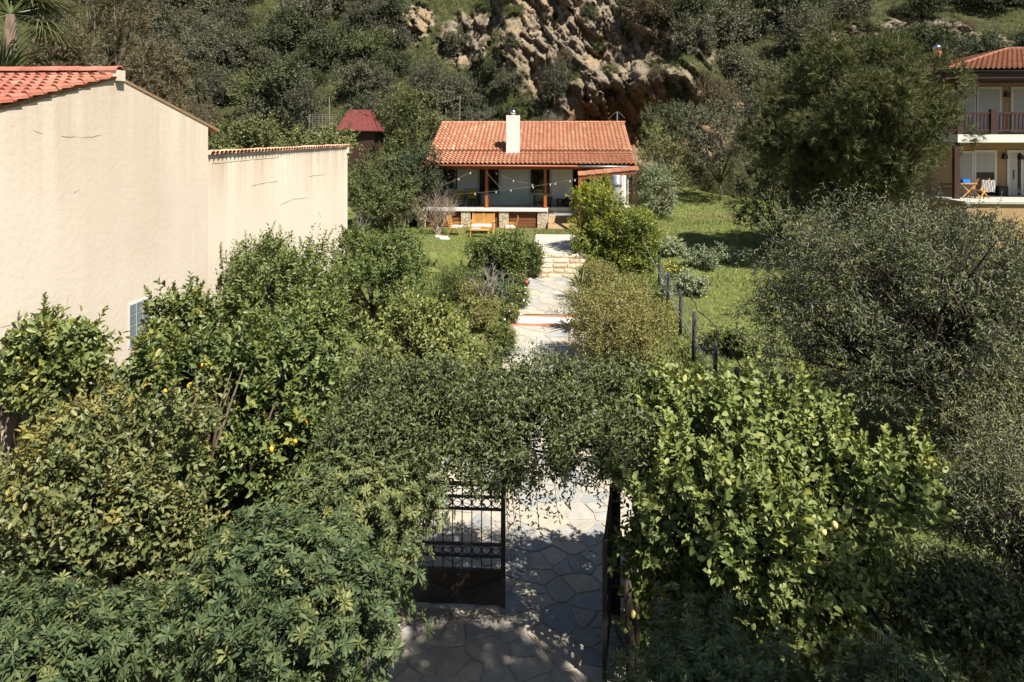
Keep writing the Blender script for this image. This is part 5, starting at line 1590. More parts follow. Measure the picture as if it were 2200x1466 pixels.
# creeper over the gate
rngj = np.random.default_rng(12)
JB = Vector((-.9, 10.4, 0))
JL = []
for x in np.linspace(-1.8, 1.9, 7):
    for y_, z_ in ((-1.0, 2.98), (-.5, 3.25), (.0, 3.5)):
        JL.append((x + rngj.normal() * .12, y_ + rngj.normal() * .08, z_ + rngj.normal() * .09, .5, .5, .42 + .1 * rngj.random()))
JL += [(-2.0, .1, 2.65, .5, .6, .75), (-1.95, .2, 1.8, .42, .5, .8), (2.0, .25, 2.4, .3, .4, .6)]
jt, p, nr = plant('jasmine_creeper', 'dense dark jasmine creeper hanging over the gate like a hedge', 'creeper', JB, JL,
                  dict(shoots=13500, per=10, L=.074, W=.03, mat='jasmine_leaf', tm=LEAF4, up=.25, out=.6, rnd=.7, slen=.30, ang=50, droop=.15, young=.15, low=.5, bottom=-.8, rough=.25, clump=14, clump_r=.13), 0, 'bark_dark', seed=51)
for dx_ in (-1.5,):
    m = MB()
    for k in range(3):
        m.tube([JB + Vector((dx_ + .06 * k, .15, -.1)), JB + Vector((dx_ + .1 * k - .1, .1, 1.4)), JB + Vector((dx_ * .7 + .3 * k, 0, 2.7))], [.035, .03, .015], 6)
    m.build('trunk', 'bark_dark', jt, smooth=True)
sp_, sd_, sl_ = [], [], []
for (px_, py0, py1) in ((1098, 1060, 1150), (1112, 1060, 1185), (1128, 1060, 1130), (1150, 1060, 1165), (1170, 1050, 1110), (1190, 1050, 1125), (1085, 1060, 1210), (960, 1040, 1085), (1210, 1040, 1090), (1280, 1050, 1090)):
    a, b = at(px_, py0, 9.3), at(px_ + 14, py1, 9.25)
    for k in range(16):
        q = a.lerp(b, k / 16) + Vector((rngj.normal() * .03, rngj.normal() * .03, 0))
        sp_.append(np.array(q - JB)); sd_.append([rngj.normal(), rngj.normal(), -.8]); 
sp_ = np.array(sp_); sd_ = np.array(sd_)
link('hanging_sprays', leaves('hanging_sprays', sp_, sd_, rngj.normal(size=sp_.shape), np.full(len(sp_), .075), np.full(len(sp_), .024), LEAF6, 'jasmine_leaf', np.full(len(sp_), .5)), jt)
m = MB()
for (px_, py0, py1) in ((1098, 1060, 1150), (1112, 1060, 1185), (1150, 1060, 1165), (1190, 1050, 1125), (1085, 1060, 1210)):
    m.tube([at(px_, py0 - 30, 9.3), at(px_ + 6, (py0 + py1) / 2, 9.27), at(px_ + 14, py1, 9.25)], [.005, .004, .002], 4)
m.build('stem', 'bark_dark', jt)
# small vine shoots standing up from the creeper against the pale path
# hedge and shrubs right of the path
hedge_sun_tint = lambda p, nr, rng: np.clip((-p[:, 0] * .35 + (p[:, 2] - 2.2) * .3), 0, 1) * rng.random(len(p))  # sunlit upper left of the hedge painted in as yellower leaf tint
def HL(w, h, zc):
    rg = np.random.default_rng(8)
    L = []
    for i, dx in enumerate((-.34, -.17, 0, .17, .34)):
        top = (.5, .47, .40, .28, .16)[i]
        for j in range(5):
            z = -.42 + (top + .3) * j / 4
            L.append((dx * w + rg.normal() * .06, -.5 + rg.normal() * .15, zc + z * h, w * .15, .7, h * .13)); L.append((dx * w, .6, zc + z * h, w * .15, .7, h * .13))
    return L
veg('clipped_hedge', 'yellow green clipped hedge right of the landing in front of the house', 'hedge', (1228, 1412, 396, 650), 31.2,
    dict(shoots=11000, per=8, L=.10, W=.05, mat='hedge_leaf', tm=LEAF4, up=.4, out=.8, rnd=.5, slen=.26, young=.25, tintfn=hedge_sun_tint, low=.6, clump=10, clump_r=.16), 8, 61, .06, lob=HL)
veg('leafy_shrub', 'dark low shrub at the foot of the hedge beside the steps', 'shrub', (1238, 1330, 560, 640), 28.0,
    dict(shoots=1500, per=8, L=.09, W=.04, mat='shrub_leaf', tm=LEAF4, slen=.26, young=.1), 6, 66, .04)
veg('leafy_shrub', 'upright shrub with a pale leaf tuft poking above the hedge', 'shrub', (1262, 1308, 396, 440), 32.2,
    dict(CITF, shoots=500, per=9, L=.13, W=.05, mat='hedge_leaf', young=.6), 4, 62, .04)
veg('round_shrub', 'big round olive-brown shrub between the path and the wire fence', 'shrub', (1205, 1450, 588, 1000), 19.6,
    dict(shoots=8500, per=8, L=.06, W=.028, mat='shrub_leaf', tm=LEAF4, up=.4, out=.7, rnd=.7, slen=.32, ang=50, young=.2, low=.45, rough=.35, clump=14, clump_r=.2, sprouts=60), 9, 63, .07, depth=3.0)
veg('fence_shrub', 'greyish green scrub smothering the foot of the wire fence', 'shrub', (1370, 1490, 800, 980), 15.2,
    dict(shoots=2600, per=8, L=.075, W=.03, mat='shrub_leaf', tm=LEAF4, up=.4, out=.7, rnd=.7, slen=.3, young=.1, low=.5), 6, 64, .04)
veg('clipped_bush', 'low spreading bush on the edge of the lawn left of the steps', 'bush', (1000, 1170, 502, 620), 29.2,
    dict(CITF, shoots=3000, per=8, L=.13, W=.055, mat='citrus_leaf', young=.35), 7, 65, .06, depth=2.2)
# olives and pine
OLV = dict(tm=LEAF4, up=.15, out=.7, rnd=.6, slen=.42, ang=42, low=.5, rough=.4, sprouts=160, sprout_len=.7, clump=14, clump_r=.2)
veg('olive_tree', 'large silvery olive tree with leaning trunk in the meadow', 'tree', (1600, 2330, 408, 1010), 15.2,
    dict(dict(OLV, rough=.28, sprouts=90), shoots=19000, per=10, L=.11, W=.025, mat='olive_leaf', young=.1, droop=.1), 34, 71, .16, 'bark_dark', depth=5.2, zb=.9, fork=(.6, -.3, 1.3), core=.2)
veg('olive_tree', 'dark shaded olive tree in the bottom right corner', 'tree', (2030, 2400, 930, 1480), 10.4,
    dict(OLV, shoots=3600, per=11, L=.095, W=.02, mat='olive_leaf', young=.05), 8, 72, .1, 'bark_dark', depth=2.4)
veg('dark_undergrowth', 'shaded olive scrub under the leaning olive trunk at the right edge', 'shrub', (2020, 2330, 800, 1120), 12.6,
    dict(OLV, shoots=3400, per=10, L=.095, W=.022, mat='olive_leaf', young=.05), 9, 74, .06, 'bark_dark', depth=2.2)
veg('dark_undergrowth', 'dark ivy-like shrub in the deep shade under the olive trees', 'shrub', (1900, 2260, 1200, 1500), 8.9,
    dict(shoots=2200, per=9, L=.08, W=.045, mat='jasmine_leaf', tm=LEAF4, slen=.25, young=.02), 7, 73, .04)
PN = dict(tm=NEEDLE, up=.35, out=.8, rnd=.35, slen=.22, ang=38, low=.62, rough=.2, clump=12, clump_r=.22)
def pine_lobes(w, h, zc):
    rg = np.random.default_rng(6)
    L = [(0, 0, zc, w * .3, w * .26, h * .32)]
    k = 0
    while len(L) < 74:
        u = norm(rg.normal(size=3))
        if u[1] > .55: continue
        r = .9 + .16 * rg.normal() * .6
        s_ = .075 + .055 * rg.random()
        wz = 1.0 if u[2] > -.3 else .9
        bulge = 1.0 + (.12 if (u[0] > .5 and u[2] < 0) else 0) - (.16 if (u[0] > .2 and u[2] > .15) else 0)
        L.append((u[0] * w * .43 * r * bulge, u[1] * w * .36 * r, zc + u[2] * h * .44 * r * wz, w * s_, w * s_, h * s_ * 1.0))
    return L
veg('pine_tree', 'big rounded dark pine standing in front of the balcony house', 'tree', (1622, 2068, 88, 470), 31.0,
    dict(PN, shoots=24000, per=15, L=.25, W=.026, mat='pine_needle', young=.35), 1, 81, .12, 'bark_dark', lob=pine_lobes)
veg('dark_shrub', 'blackish shrub in the shade at the foot of the pine', 'shrub', (1570, 1770, 330, 640), 33.5,
    dict(shoots=2600, per=9, L=.10, W=.05, mat='hill_leaf_dark', tm=LEAF4, slen=.3, young=.03), 7, 82, .06)
# ---------------- planting beside the path
def blade_clump(name, label, cat, base, n, ln, w, mat, seed, spread=.25, up=1.0, tm=BLADE, out=1.0, group=None):
    rng = np.random.default_rng(seed)
    a = rng.random(n) * 6.283
    r = spread * np.sqrt(rng.random(n))
    P_ = np.stack([r * np.cos(a), r * np.sin(a), np.zeros(n)], 1)
    D_ = norm(np.stack([np.cos(a) * out * rng.random(n), np.sin(a) * out * rng.random(n), up * (.25 + rng.random(n))], 1))
    N_ = norm(np.array([0, 0, 1.0]) + .2 * rng.normal(size=(n, 3)))
    L_ = ln * (.6 + .5 * rng.random(n))
    t = thing(name, label, cat, base, 0, group)
    link('leaves', leaves('leaves', P_, D_, N_, L_, np.full(n, w), tm, mat), t)
    return t
def gpt(px, d):
    x, y = xy(px, d); return Vector((x, y, gz(x, y)))
yb = gpt(1242, 22.4)
yt_ = blade_clump('yucca', 'spiky yucca whose pointed leaves lean over the right edge of the path', 'yucca', yb + Vector((.15, 0, .75)), 95, 1.05, .07, 'agave_leaf', 3, .1, .55)
MB().tube([yb + Vector((.15, 0, -.1)), yb + Vector((.15, 0, .8))], [.12, .09], 8).build('trunk', 'bark', yt_)
yb = gpt(1238, 26.0)
yt_ = blade_clump('yucca', 'smaller yucca higher up the path, half hidden by the round shrub', 'yucca', yb + Vector((.15, 0, .6)), 60, .9, .06, 'agave_leaf', 4, .1, .55)
MB().tube([yb + Vector((.15, 0, -.1)), yb + Vector((.15, 0, .65))], [.1, .08], 8).build('trunk', 'bark', yt_)
for k, (px_, d, n) in enumerate(((1062, 26.8, 60), (1076, 26.6, 70), (1090, 26.9, 45))):
    blade_clump('iris_clump', ['clump of upright blue-green iris leaves, leftmost of three', 'clump of upright blue-green iris leaves, middle of three', 'clump of upright blue-green iris leaves, nearest the path'][k], 'iris', gpt(px_, d), n, .75, .05, 'iris_leaf', 20 + k, .22, 1.6, group='iris clumps by the path')
def flowers(t, p, nr, n, seed, mat, r=.05, name='flower'):
    rng = np.random.default_rng(seed)
    i = rng.choice(len(p), n, replace=False)
    for k in i:
        pts = [(0, 0, .012)] + [(r * math.cos(a), r * math.sin(a), 0) for a in [2 * math.pi * j / 6 for j in range(6)]]
        if k == i[0]:
            me = MB().add(pts, [(0, 1 + j, 1 + (j + 1) % 6) for j in range(6)]).mesh(name, mat)
        q = Vector(p[k]) + Vector(nr[k]) * .1
        v = Vector(nr[k]) + Vector((0, -.6, .7))
        link(name, me, t, q, v.to_track_quat('Z', 'Y').to_euler())
t, p, nr = veg('white_flower_bush', 'small bush dotted with white daisies along the left path edge', 'bush', (1085, 1140, 612, 690), 25.0,
               dict(shoots=1100, per=8, L=.07, W=.03, mat='citrus_leaf', tm=LEAF4, slen=.2, young=.1), 6, 91, .03)
flowers(t, p, nr, 22, 2, 'white_petal', .035)
t, p, nr = veg('white_flower_bush', 'second daisy bush lower down, beside the red and white band', 'bush', (1072, 1118, 655, 710), 23.2,
               dict(shoots=900, per=8, L=.07, W=.03, mat='weed_leaf', tm=LEAF4, slen=.2, young=.1), 6, 92, .03)
flowers(t, p, nr, 18, 3, 'white_petal', .035)
t, p, nr = veg('red_flower_plant', 'plant with a few red flowers just below the stone steps', 'plant', (1098, 1135, 590, 632), 27.6,
               dict(shoots=500, per=8, L=.09, W=.035, mat='weed_leaf', tm=LEAF4, slen=.2, young=.1), 5, 93, .03)
flowers(t, p, nr, 6, 4, 'red_petal', .06)
for k, (bx_, d, m_, lab) in enumerate((((1000, 1075, 640, 740), 22.6, 'shrub_leaf', 'olive-brown bush under the bare sapling by the path'), ((1045, 1110, 690, 790), 20.4, 'weed_leaf', 'feathery green bush at the lower left path edge'),
                                       ((930, 1050, 560, 650), 26.0, 'citrus_leaf', 'loose green shrub behind the bare sapling'), ((985, 1070, 600, 680), 24.3, 'shrub_leaf', 'thin brownish shrub around the bare sapling trunk'),
                                       ((1000, 1060, 740, 800), 18.2, 'weed_leaf', 'low leafy herb patch just above the jasmine creeper'))):
    veg('border_bush', lab, 'bush', bx_, d, dict(shoots=1500, per=8, L=.08, W=.026, mat=m_, tm=LEAF4, slen=.28, young=.2, low=.45), 6, 100 + k, .03)
def bare_shrub(name, label, base, h, w, n, seed, mat='dead_twig', r0=.02, lean=0.0):
    rg = random.Random(seed)
    t = thing(name, label, 'shrub', base)
    m = MB()
    def grow(p, d, ln, r, lv):
        q = p + d * ln
        mid = p.lerp(q, .5) + Vector((rg.uniform(-1, 1), rg.uniform(-1, 1), rg.uniform(-.5, 1))) * ln * .08
        m.tube([p, mid, q], [r, r * .8, r * .55], 4 if lv else 5, cap=False)
        if lv < 4:
            for _ in range(rg.choice((2, 3, 3)) if lv < 3 else 3):
                dd = (d + Vector((rg.uniform(-1, 1), rg.uniform(-1, 1), rg.uniform(-.35, .7))) * .8).normalized()
                grow(p.lerp(q, rg.uniform(.45, 1)), dd, ln * rg.uniform(.55, .8), r * .55, lv + 1)
    for k in range(n):
        a = rg.uniform(0, 6.28)
        d = Vector((math.cos(a) * w / h * rg.uniform(.2, 1) + lean, math.sin(a) * w / h * rg.uniform(.2, 1), 1)).normalized()
        grow(Vector((rg.uniform(-.15, .15), rg.uniform(-.15, .15), -.1)), d, h * rg.uniform(.32, .45), r0, 0)
    link('branches', m.mesh('branches', mat), t)
    return t
bare_shrub('dry_shrub', 'leafless brown tangle of twigs in front of the left end of the porch', gpt(938, 36.6), 3.1, 2.0, 15, 5, r0=.028)
bare_shrub('dry_shrub', 'leafless grey-brown scrub at the end of the boundary wall', gpt(775, 36.0), 2.0, 1.2, 8, 6, 'grey_twig', .02)
bare_shrub('dry_shrub', 'low brown twigs between the leafy bush and the porch', gpt(865, 36.8), 1.9, 1.6, 9, 7, r0=.022)
bare_shrub('bare_sapling', 'bare grey forked sapling in the border left of the path', gpt(1034, 23.4), 2.6, 1.6, 3, 8, 'grey_twig', .05)
bare_shrub('reed_stems', 'thin reddish bare stems sticking up behind the house ridge', Vector((*xy(1190, 51.5), 7.2)), 2.2, 1.1, 7, 9, 'dead_twig', .02)
# cluster of bushes left of the house and behind the boundary wall
BSH = dict(tm=LEAF4, slen=.3, per=8, low=.5, rnd=.6, rough=.4, clump=14, clump_r=.24, sprouts=40)
for k, (bx_, d, m_, L_, sh, lab, nm) in enumerate((
        ((752, 905, 368, 500), 37.5, 'hill_leaf_green', .12, 3400, 'rounded fresh green bush between the boundary wall and the porch', 'leafy_bush'),
        ((742, 860, 318, 470), 41.0, 'hill_leaf_green', .12, 2400, 'loose green bush behind the end of the boundary wall', 'leafy_bush'),
        ((835, 960, 320, 430), 38.6, 'hill_leaf_dark', .12, 2600, 'dark green bush overlapping the left corner of the tiled roof', 'leafy_bush'),
        ((800, 965, 175, 400), 50.0, 'hill_leaf_green', .16, 4200, 'tall leafy tree beside the red roofed shed', 'leafy_tree'),
        ((590, 760, 278, 420), 30.5, 'hill_leaf_green', .13, 3000, 'bright green bush peeping over the boundary wall coping', 'leafy_bush'),
        ((455, 610, 250, 420), 26.5, 'hill_leaf_green', .12, 3000, 'green bush rising behind the corner of the gabled house', 'leafy_bush'),
        ((1355, 1480, 260, 470), 44.5, 'hill_leaf_green', .12, 2400, 'dull green bush right of the house behind the prickly pear', 'leafy_bush'),
        ((1440, 1650, 195, 470), 45.5, 'hill_leaf_grey', .13, 4200, 'broad grey-green tree right of the house at the hill foot', 'leafy_tree'),
        ((1370, 1500, 220, 330), 48.5, 'hill_leaf_dark', .13, 2600, 'dark shrub in front of the rock hollow right of the house', 'leafy_bush'),
        ((1370, 1460, 350, 480), 40.5, 'mallow_leaf', .10, 1500, 'grey-green scrub at the top of the meadow by the house', 'leafy_bush'))):
    veg(nm, lab, 'tree' if nm.endswith('tree') else 'bush', bx_, d, dict(BSH, shoots=sh, L=L_, W=L_ * .48, mat=m_, young=.15), 7, 120 + k, .07)
# meadow herbs
def clump_lobes(seed):
    def f(w, h, zc):
        rg = np.random.default_rng(seed)
        return [(rg.normal() * w * .24, rg.normal() * w * .24, h * (.25 + .3 * rg.random()), w * (.12 + .1 * rg.random()), w * (.12 + .1 * rg.random()), h * (.25 + .25 * rg.random())) for _ in range(11)]
    return f
for k, (bx_, d, m_, lab) in enumerate((((1475, 1580, 480, 540), 31.0, 'mallow_leaf', 'grey-green mallow clump in the upper meadow'), ((1440, 1540, 550, 610), 26.8, 'mallow_leaf', 'grey-green mallow clump below the yellow flowers'),
                                       ((1405, 1480, 460, 510), 33.0, 'mallow_leaf', 'pale mallow clump close to the hedge corner'), ((1540, 1640, 660, 740), 20.5, 'weed_leaf', 'leafy herb clump left of the big olive'))):
    t, p, nr = veg('meadow_herb', lab, 'plant', bx_, d, dict(shoots=1300, per=8, L=.11, W=.05, mat=m_, tm=LEAF4, slen=.22, young=.1, low=.3, rough=.4), 6, 140 + k, 0, lob=clump_lobes(k))
t, p, nr = veg('yellow_flower_clump', 'clump of small yellow flowers beyond the first fence post', 'flowers', (1418, 1490, 520, 560), 29.5,
               dict(shoots=700, per=8, L=.07, W=.025, mat='weed_leaf', tm=LEAF4, slen=.2, low=.3), 5, 150, 0, lob=clump_lobes(9))
flowers(t, p, nr, 90, 5, 'yellow_petal', .028)
# prickly pear right of the house
pad = MB()
def pad_mesh():
    m = MB()
    n, r = 12, 7
    for j in range(r + 1):
        th = math.pi * j / r
        for k in range(n):
            a = 2 * math.pi * k / n
            m.v.append((.5 * math.sin(th) * math.cos(a) * (.8 + .2 * math.sin(th * .8)), .12 * math.sin(th) * math.sin(a), .5 - .5 * math.cos(th)))
    for j in range(r):
        for k in range(n):
            k2 = (k + 1) % n
            m.f.append((j * n + k, j * n + k2, (j + 1) * n + k2, (j + 1) * n + k))
    return m
PADM = pad_mesh().mesh('pad', 'cactus_pad', smooth=True)
for k, (px_, py_, d, lab, n) in enumerate(((1392, 380, 42.5, 'prickly pear cactus with large pale pads right of the house', 26), (1432, 382, 42.0, 'smaller prickly pear cactus farther from the house wall', 18), (1358, 330, 47.0, 'prickly pear cactus peering round the roof corner', 14))):
    b = at(px_, py_, d); b.z = gz(b.x, b.y)
    t = thing('prickly_pear', lab, 'cactus', b)
    rg = random.Random(70 + k)
    tips = [(Vector((rg.uniform(-.6, .6), rg.uniform(-.4, .4), -.05)), 0) for _ in range(5)]
    zmax = 2.6 if k == 2 else 1.9
    if k == 2: tips = [(Vector((rg.uniform(-.4, .4), 0, 1.2)), 0) for _ in range(4)]
    for j in range(n):
        p_, lv = rg.choice(tips)
        s = rg.uniform(.34, .52)
        ry_, rz_, rx_ = rg.uniform(-.7, .7), rg.uniform(-1.2, 1.2), rg.uniform(-.5, .3)
        o = link('pad', PADM, t, p_, (rx_, ry_, rz_), (s * .95, s, s))
        up_ = Euler((rx_, ry_, rz_)).to_matrix() @ Vector((0, 0, s * .93))
        if (p_ + up_).z < zmax: tips.append((p_ + up_, lv + 1))
    if k == 2: MB().tube([b + Vector((0, 0, -.1)), b + Vector((0, 0, 1.4))], [.12, .1], 7).build('stem', 'bark', t)
# ---------------- trees behind the gabled house
for k, (bx_, d, lab) in enumerate((((60, 210, 60, 330), 30, 'brownish feathery conifer just right of the palms'), ((150, 330, -60, 330), 34, 'tall brownish feathery conifer behind the gable ridge'), ((255, 400, 90, 330), 31, 'lower brownish conifer showing above the right roof verge'))):
    veg('conifer_tree', lab, 'tree', bx_, d, dict(PN, shoots=5200, per=12, L=.2, W=.03, mat='hill_leaf_brown', young=.2, rnd=.5, rough=.3), 11, 200 + k, .16, 'bark')
def palm(label, base, h, n, ln, seed, droop):
    rg = np.random.default_rng(seed)
    t = thing('fan_palm', label, 'palm', base)
    link('trunk', MB().tube([(0, 0, -.2), (.1, 0, h * .5), (.05, 0, h)], [.26, .2, .2], 10).mesh('trunk', 'bark', smooth=True), t)
    for k in range(n):
        a = rg.random() * 6.283; el = rg.uniform(-.5, 1.2)
        d = np.array([math.cos(a) * math.cos(el), math.sin(a) * math.cos(el), math.sin(el)])
        st_ = d * ln * .45
        side = norm(np.cross(d, [0, 0, 1.0])); upv = np.cross(side, d)
        m_ = 24
        ang = np.linspace(-1.9, 1.9, m_)
        D_ = np.cos(ang)[:, None] * d + np.sin(ang)[:, None] * side - np.array([0, 0, droop])[None] * (.3 + .4 * rg.random((m_, 1)))
        P_ = np.tile(np.array([.05, 0, h]) + st_, (m_, 1))
        link('frond', leaves('frond', P_, D_, np.tile(upv, (m_, 1)), ln * (.45 + .2 * np.cos(ang)), np.full(m_, .07), BLADE, 'palm_leaf', None, 1.0), t)
        link('stalk', MB().tube([(.05, 0, h), (.05 + st_[0], st_[1], h + st_[2])], [.03, .02], 5).mesh('stalk', 'agave_leaf'), t)
    return t
p = at(20, 20, 25); palm('tall fan palm with drooping fronds in the top left corner', (p.x, p.y, 1.5), p.z - 1.7, 30, 2.6, 3, .9)
p = at(6, 122, 21); blade_clump('spiky_agave', 'spiky palm-like rosette just above the gable roof tiles', 'yucca', (p.x, p.y, p.z - .6), 90, 1.6, .08, 'palm_leaf', 9, .15, .6)
MB().tube([(p.x, p.y, 1), (p.x, p.y, p.z - .5)], .14, 8).build('trunk', 'bark', bpy.data.objects['spiky_agave'])
# ---------------- wild trees on the hillside: a few crown shapes shared by many individuals
protos = []
for k, (m_, L_, nl, asp) in enumerate((('hill_leaf_grey', .15, 7, .8), ('hill_leaf_dark', .15, 8, .85), ('hill_leaf_green', .14, 7, .7), ('hill_leaf_brown', .12, 6, .8), ('hill_leaf_grey', .13, 9, .95), ('hill_leaf_dark', .16, 6, .75), ('hill_leaf_grey', .14, 8, .65))):
    lobs = lobes_in(4.4, 4.4 * asp, 4.4 * asp * .52, nl + 8, 300 + k)
    me, _, _ = crown('crown', lobs, 2600, 7, L_, L_ * .5, m_, 310 + k, tm=LEAF4, slen=.4, low=.5, rnd=.75, young=.2, rough=.5, bottom=-.3, sprouts=70, sprout_len=.8, clump=14, clump_r=.26)
    tk = limbs(lobs, .1, np.random.default_rng(k), .35).mesh('trunk', 'bark_dark', smooth=True)
    protos.append((me, tk, ('grey-green', 'dark green', 'fresh green', 'brownish', 'silvery grey-green', 'blackish green', 'dull grey-green')[k], m_))
ORD = ['leftmost', 'second from the left', 'third from the left', 'fourth from the left', 'fifth from the left', 'sixth from the left', 'seventh from the left', 'eighth from the left', 'ninth from the left', 'tenth from the left', 'eleventh from the left', 'twelfth from the left', 'thirteenth from the left', 'fourteenth from the left', 'fifteenth from the left', 'sixteenth from the left', 'seventeenth from the left', 'eighteenth from the left', 'nineteenth from the left', 'twentieth from the left', 'twenty-first from the left', 'twenty-second from the left', 'twenty-third from the left', 'twenty-fourth from the left', 'twenty-fifth from the left', 'twenty-sixth from the left', 'twenty-seventh from the left', 'twenty-eighth from the left']
rh_ = random.Random(77)
ROWN = ['lowest row at the hill foot', 'second row up the hillside', 'third row up the hillside', 'fourth row up the hillside', 'fifth row up the hillside', 'sixth row up the hillside', 'topmost row of the hillside']
ROWY = [288, 245, 200, 155, 110, 65, 22]
def open_ground(px, py):
    """how likely a tree stands here, after the photograph's rock faces and clearings"""
    if 1200 < px < 1420 and py > 185: return 0.0
    if 880 < px < 1340 and py <= 190: return .05
    if 870 < px < 960 and py < 130: return .3
    if 1770 < px and 30 < py < 130: return .3
    if 1770 < px and py >= 130: return .25
    if 1640 < px < 2000 and py > 120: return 0.0
    if 1340 <= px < 1480 and 120 < py < 260: return .35
    if px < 330 and py > 60: return 0.0
    return .93
for r, (rn, ry0) in enumerate(zip(ROWN, ROWY)):
    px_ = 30 if r % 2 else -10
    row = []
    while px_ < 2240:
        x_ = px_ + rh_.uniform(-26, 26); y_ = ry0 + rh_.uniform(-16, 16)
        px_ += 74 - r * 2
        if rh_.random() < open_ground(x_, y_): row.append((x_, y_))
    for i, (x_, y_) in enumerate(row):
        q, dd = hit(x_, y_ + 6)
        mid = .55 if x_ > 1300 else .5
        k = rh_.choice([0, 0, 1, 4, 6, 4, 3, 5, 2] if x_ < 1300 else [0, 1, 4, 6, 3, 0, 5, 5, 1, 6])
        me, tk, adj, _m = protos[k]
        s = rh_.uniform(.7, 1.2) * (1.08 if dd > 60 else .92)
        g_ = 'wild trees covering the hillside'
        if i < len(ORD): lab = '%s wild tree, %s in the %s' % (adj, ORD[i], rn)
        else: lab = '%s wild tree near the right end of the %s' % (adj, rn)
        t = thing('wild_tree', lab, 'tree', (q.x, q.y + .4, q.z - .35), rh_.uniform(0, 6.28), g_)
        t.scale = (s * rh_.uniform(.8, 1.35), s * rh_.uniform(.8, 1.2), s * rh_.uniform(.7, 1.2))
        t.rotation_euler = (rh_.uniform(-.22, .22), rh_.uniform(-.22, .22), rh_.uniform(0, 6.28))
        link('crown', me, t); link('trunk', tk, t)
# low bushes on the cliff ledges
for k, (px_, py_, sc_, pk_, lab) in enumerate(((1105, 25, .5, 2, 'small bush near the top of the rock face, above the chimney'), (1098, 92, .42, 0, 'grey bush on a ledge half way up the rock face'), (1215, 130, .55, 3, 'feathery bush on the right flank of the rock face'),
                                              (1225, 175, .5, 2, 'bush hanging over the lip of the rock hollow'), (1290, 105, .5, 2, 'yellowish green bush beside the grassy ledge'), (1355, 75, .48, 2, 'bright yellow-green bush right of the rock face'), (985, 60, .4, 2, 'green bush in the gully left of the rock face'),
                                              (945, 85, .4, 0, 'bush wedged between the two rock faces'), (1180, 35, .38, 1, 'dark bush on the upper right of the rock face'), (1265, 30, .42, 1, 'dark bush near the top edge right of the rock face'), (1310, 150, .42, 2, 'green bush above the rock hollow'), (1420, 165, .5, 3, 'grey leafless-looking bush right of the grassy ledge'),
                                              (1060, 150, .45, 1, 'dark bush at the foot of the rock face left of the hollow'), (1875, 60, .5, 2, 'small bush on the slope above the pine'), (2010, 95, .45, 2, 'bush on the slope above the hipped roof'), (2080, 60, .45, 3, 'brown bush among the tilted slabs, upper right'), (1930, 30, .5, 1, 'dark bush near the top edge, upper right'))):
    q, dd = hit(px_, py_ + 12)
    me, tk, adj, _m = protos[pk_]
    t = thing('ledge_bush', lab, 'bush', (q.x, q.y + .2, q.z - .2), rh_.uniform(0, 6.28), 'bushes on the rock ledges')
    t.scale = (sc_, sc_, sc_ * .85)
    link('crown', me, t); link('trunk', tk, t)

# ------------------------------------------------------------------ grass, weeds, hillside herbs (nobody could count them)
rg_ = np.random.default_rng(99)
def tufts(name, x0, x1, y0, y1, n, ln, w, mat, seed, label, keep=None, patch=.0, lean=.7):
    rng = np.random.default_rng(seed)
    X_ = x0 + (x1 - x0) * rng.random(n); Y_ = y0 + (y1 - y0) * rng.random(n)
    ok = np.ones(n, bool)
    if keep is not None: ok = keep(X_, Y_)
    if patch: ok &= fbm(np.stack([X_ * .6, Y_ * .6, X_ * 0 + seed], 1), 3) > patch
    X_, Y_ = X_[ok], Y_[ok]; n = len(X_)
    P_ = np.stack([X_, Y_, gz_np(X_, Y_) - .01], 1)
    hgt = .5 + fbm(np.stack([X_ * .35, Y_ * .35, X_ * 0], 1), 3)
    D_ = np.stack([rng.normal(size=n) * lean, rng.normal(size=n) * lean, np.ones(n)], 1)
    N_ = rng.normal(size=(n, 3))
    o = link(name, leaves(name, P_, D_, N_, ln * hgt * (.5 + .8 * rng.random(n)), np.full(n, w) * (.7 + .6 * rng.random(n)), NEEDLE if w < .03 else LEAF4, mat, np.where(rng.random(n) < .12, .7, 0)))
    tag(o, label, 'grass', kind='stuff')
    return o
offpath = lambda X, Y: (X < -1.6) | (X > 1.2)
tufts('lawn_grass', -8, 1.3, 30.7, 39.0, 30000, .10, .016, 'grass_blade', 1, 'short green lawn in front of the house', lambda X, Y: (X < -1.05))
tufts('lawn_strip', -1.1, 1.6, 36.35, 38.3, 5000, .14, .016, 'grass_blade', 12, 'strip of grass between the landing and the plank ramp')
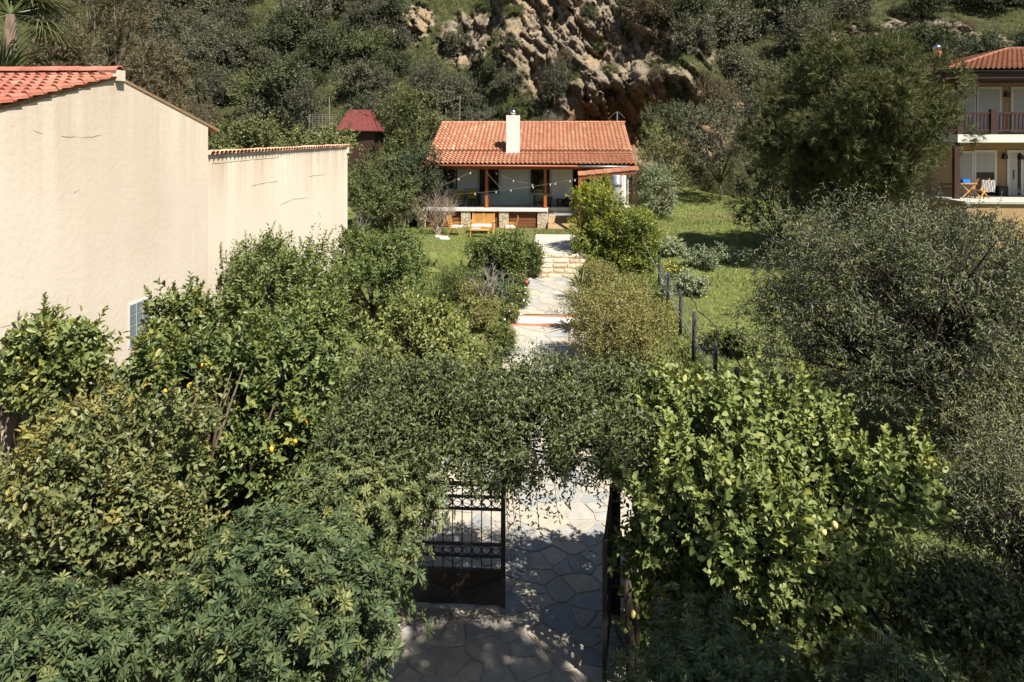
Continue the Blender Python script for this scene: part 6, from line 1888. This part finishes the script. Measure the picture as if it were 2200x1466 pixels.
tufts('lawn_daisies', -8, -1.2, 30.8, 38.5, 700, .05, .035, 'white_petal', 8, 'tiny white daisies in the lawn', patch=.5, lean=2.0)
tufts('meadow_grass', 2.6, 22, 15, 48, 70000, .24, .017, 'grass_blade', 2, 'rough green meadow beyond the wire fence')
tufts('meadow_weeds', 2.6, 20, 14, 48, 16000, .16, .05, 'weed_leaf', 3, 'broad-leaved weeds scattered through the meadow', patch=.5)
tufts('garden_weeds', -8, -1.6, 8, 30, 26000, .16, .055, 'weed_leaf', 4, 'green weeds under the citrus trees', lambda X, Y: (X < -2.9) | (Y > 15.2), patch=.42)
tufts('garden_grass', -8, -1.55, 6, 30, 16000, .2, .016, 'grass_blade', 5, 'rough grass under the citrus trees', lambda X, Y: (X < -2.9) | (Y > 15.2))
tufts('border_weeds', 1.2, 4.4, 10, 30, 12000, .2, .045, 'weed_leaf', 6, 'weeds between the path and the fence', lambda X, Y: (X > 1.9) | (Y > 15.2))
tufts('yellow_wildflowers', 3, 16, 15, 46, 1500, .09, .06, 'yellow_petal', 7, 'tiny yellow wildflowers sprinkled over the meadow', patch=.52, lean=2.0)
# herbs on the hillside
sel = rg_.choice(len(P), 80000, p=(np.clip(herb - .25, 0, 1) + .03) / (np.clip(herb - .25, 0, 1) + .03).sum())
Pm = np.stack([HX.ravel(), HYd.ravel(), HZ.ravel()], 1)[sel] + rg_.normal(size=(80000, 3)) * np.array([.2, .06, .16])
Pm = Pm[(Pm[:, 2] > 5) & (np.abs(Pm[:, 0]) < 45)]
cl_ = fbm(Pm * .5, 3) > .46
Pm = Pm[cl_]; nm_ = len(Pm)
o = link('undergrowth', leaves('undergrowth', Pm, np.stack([rg_.normal(size=nm_) * .6, -.35 + rg_.normal(size=nm_) * .5, np.ones(nm_)], 1), rg_.normal(size=(nm_, 3)), .3 * (.4 + rg_.random(nm_)), np.full(nm_, .075), LEAF4, 'hill_leaf_green', np.where(rg_.random(nm_) < .5, .8, 0)))
tag(o, 'low green herbs growing between the rocks of the hillside', 'undergrowth', kind='stuff')
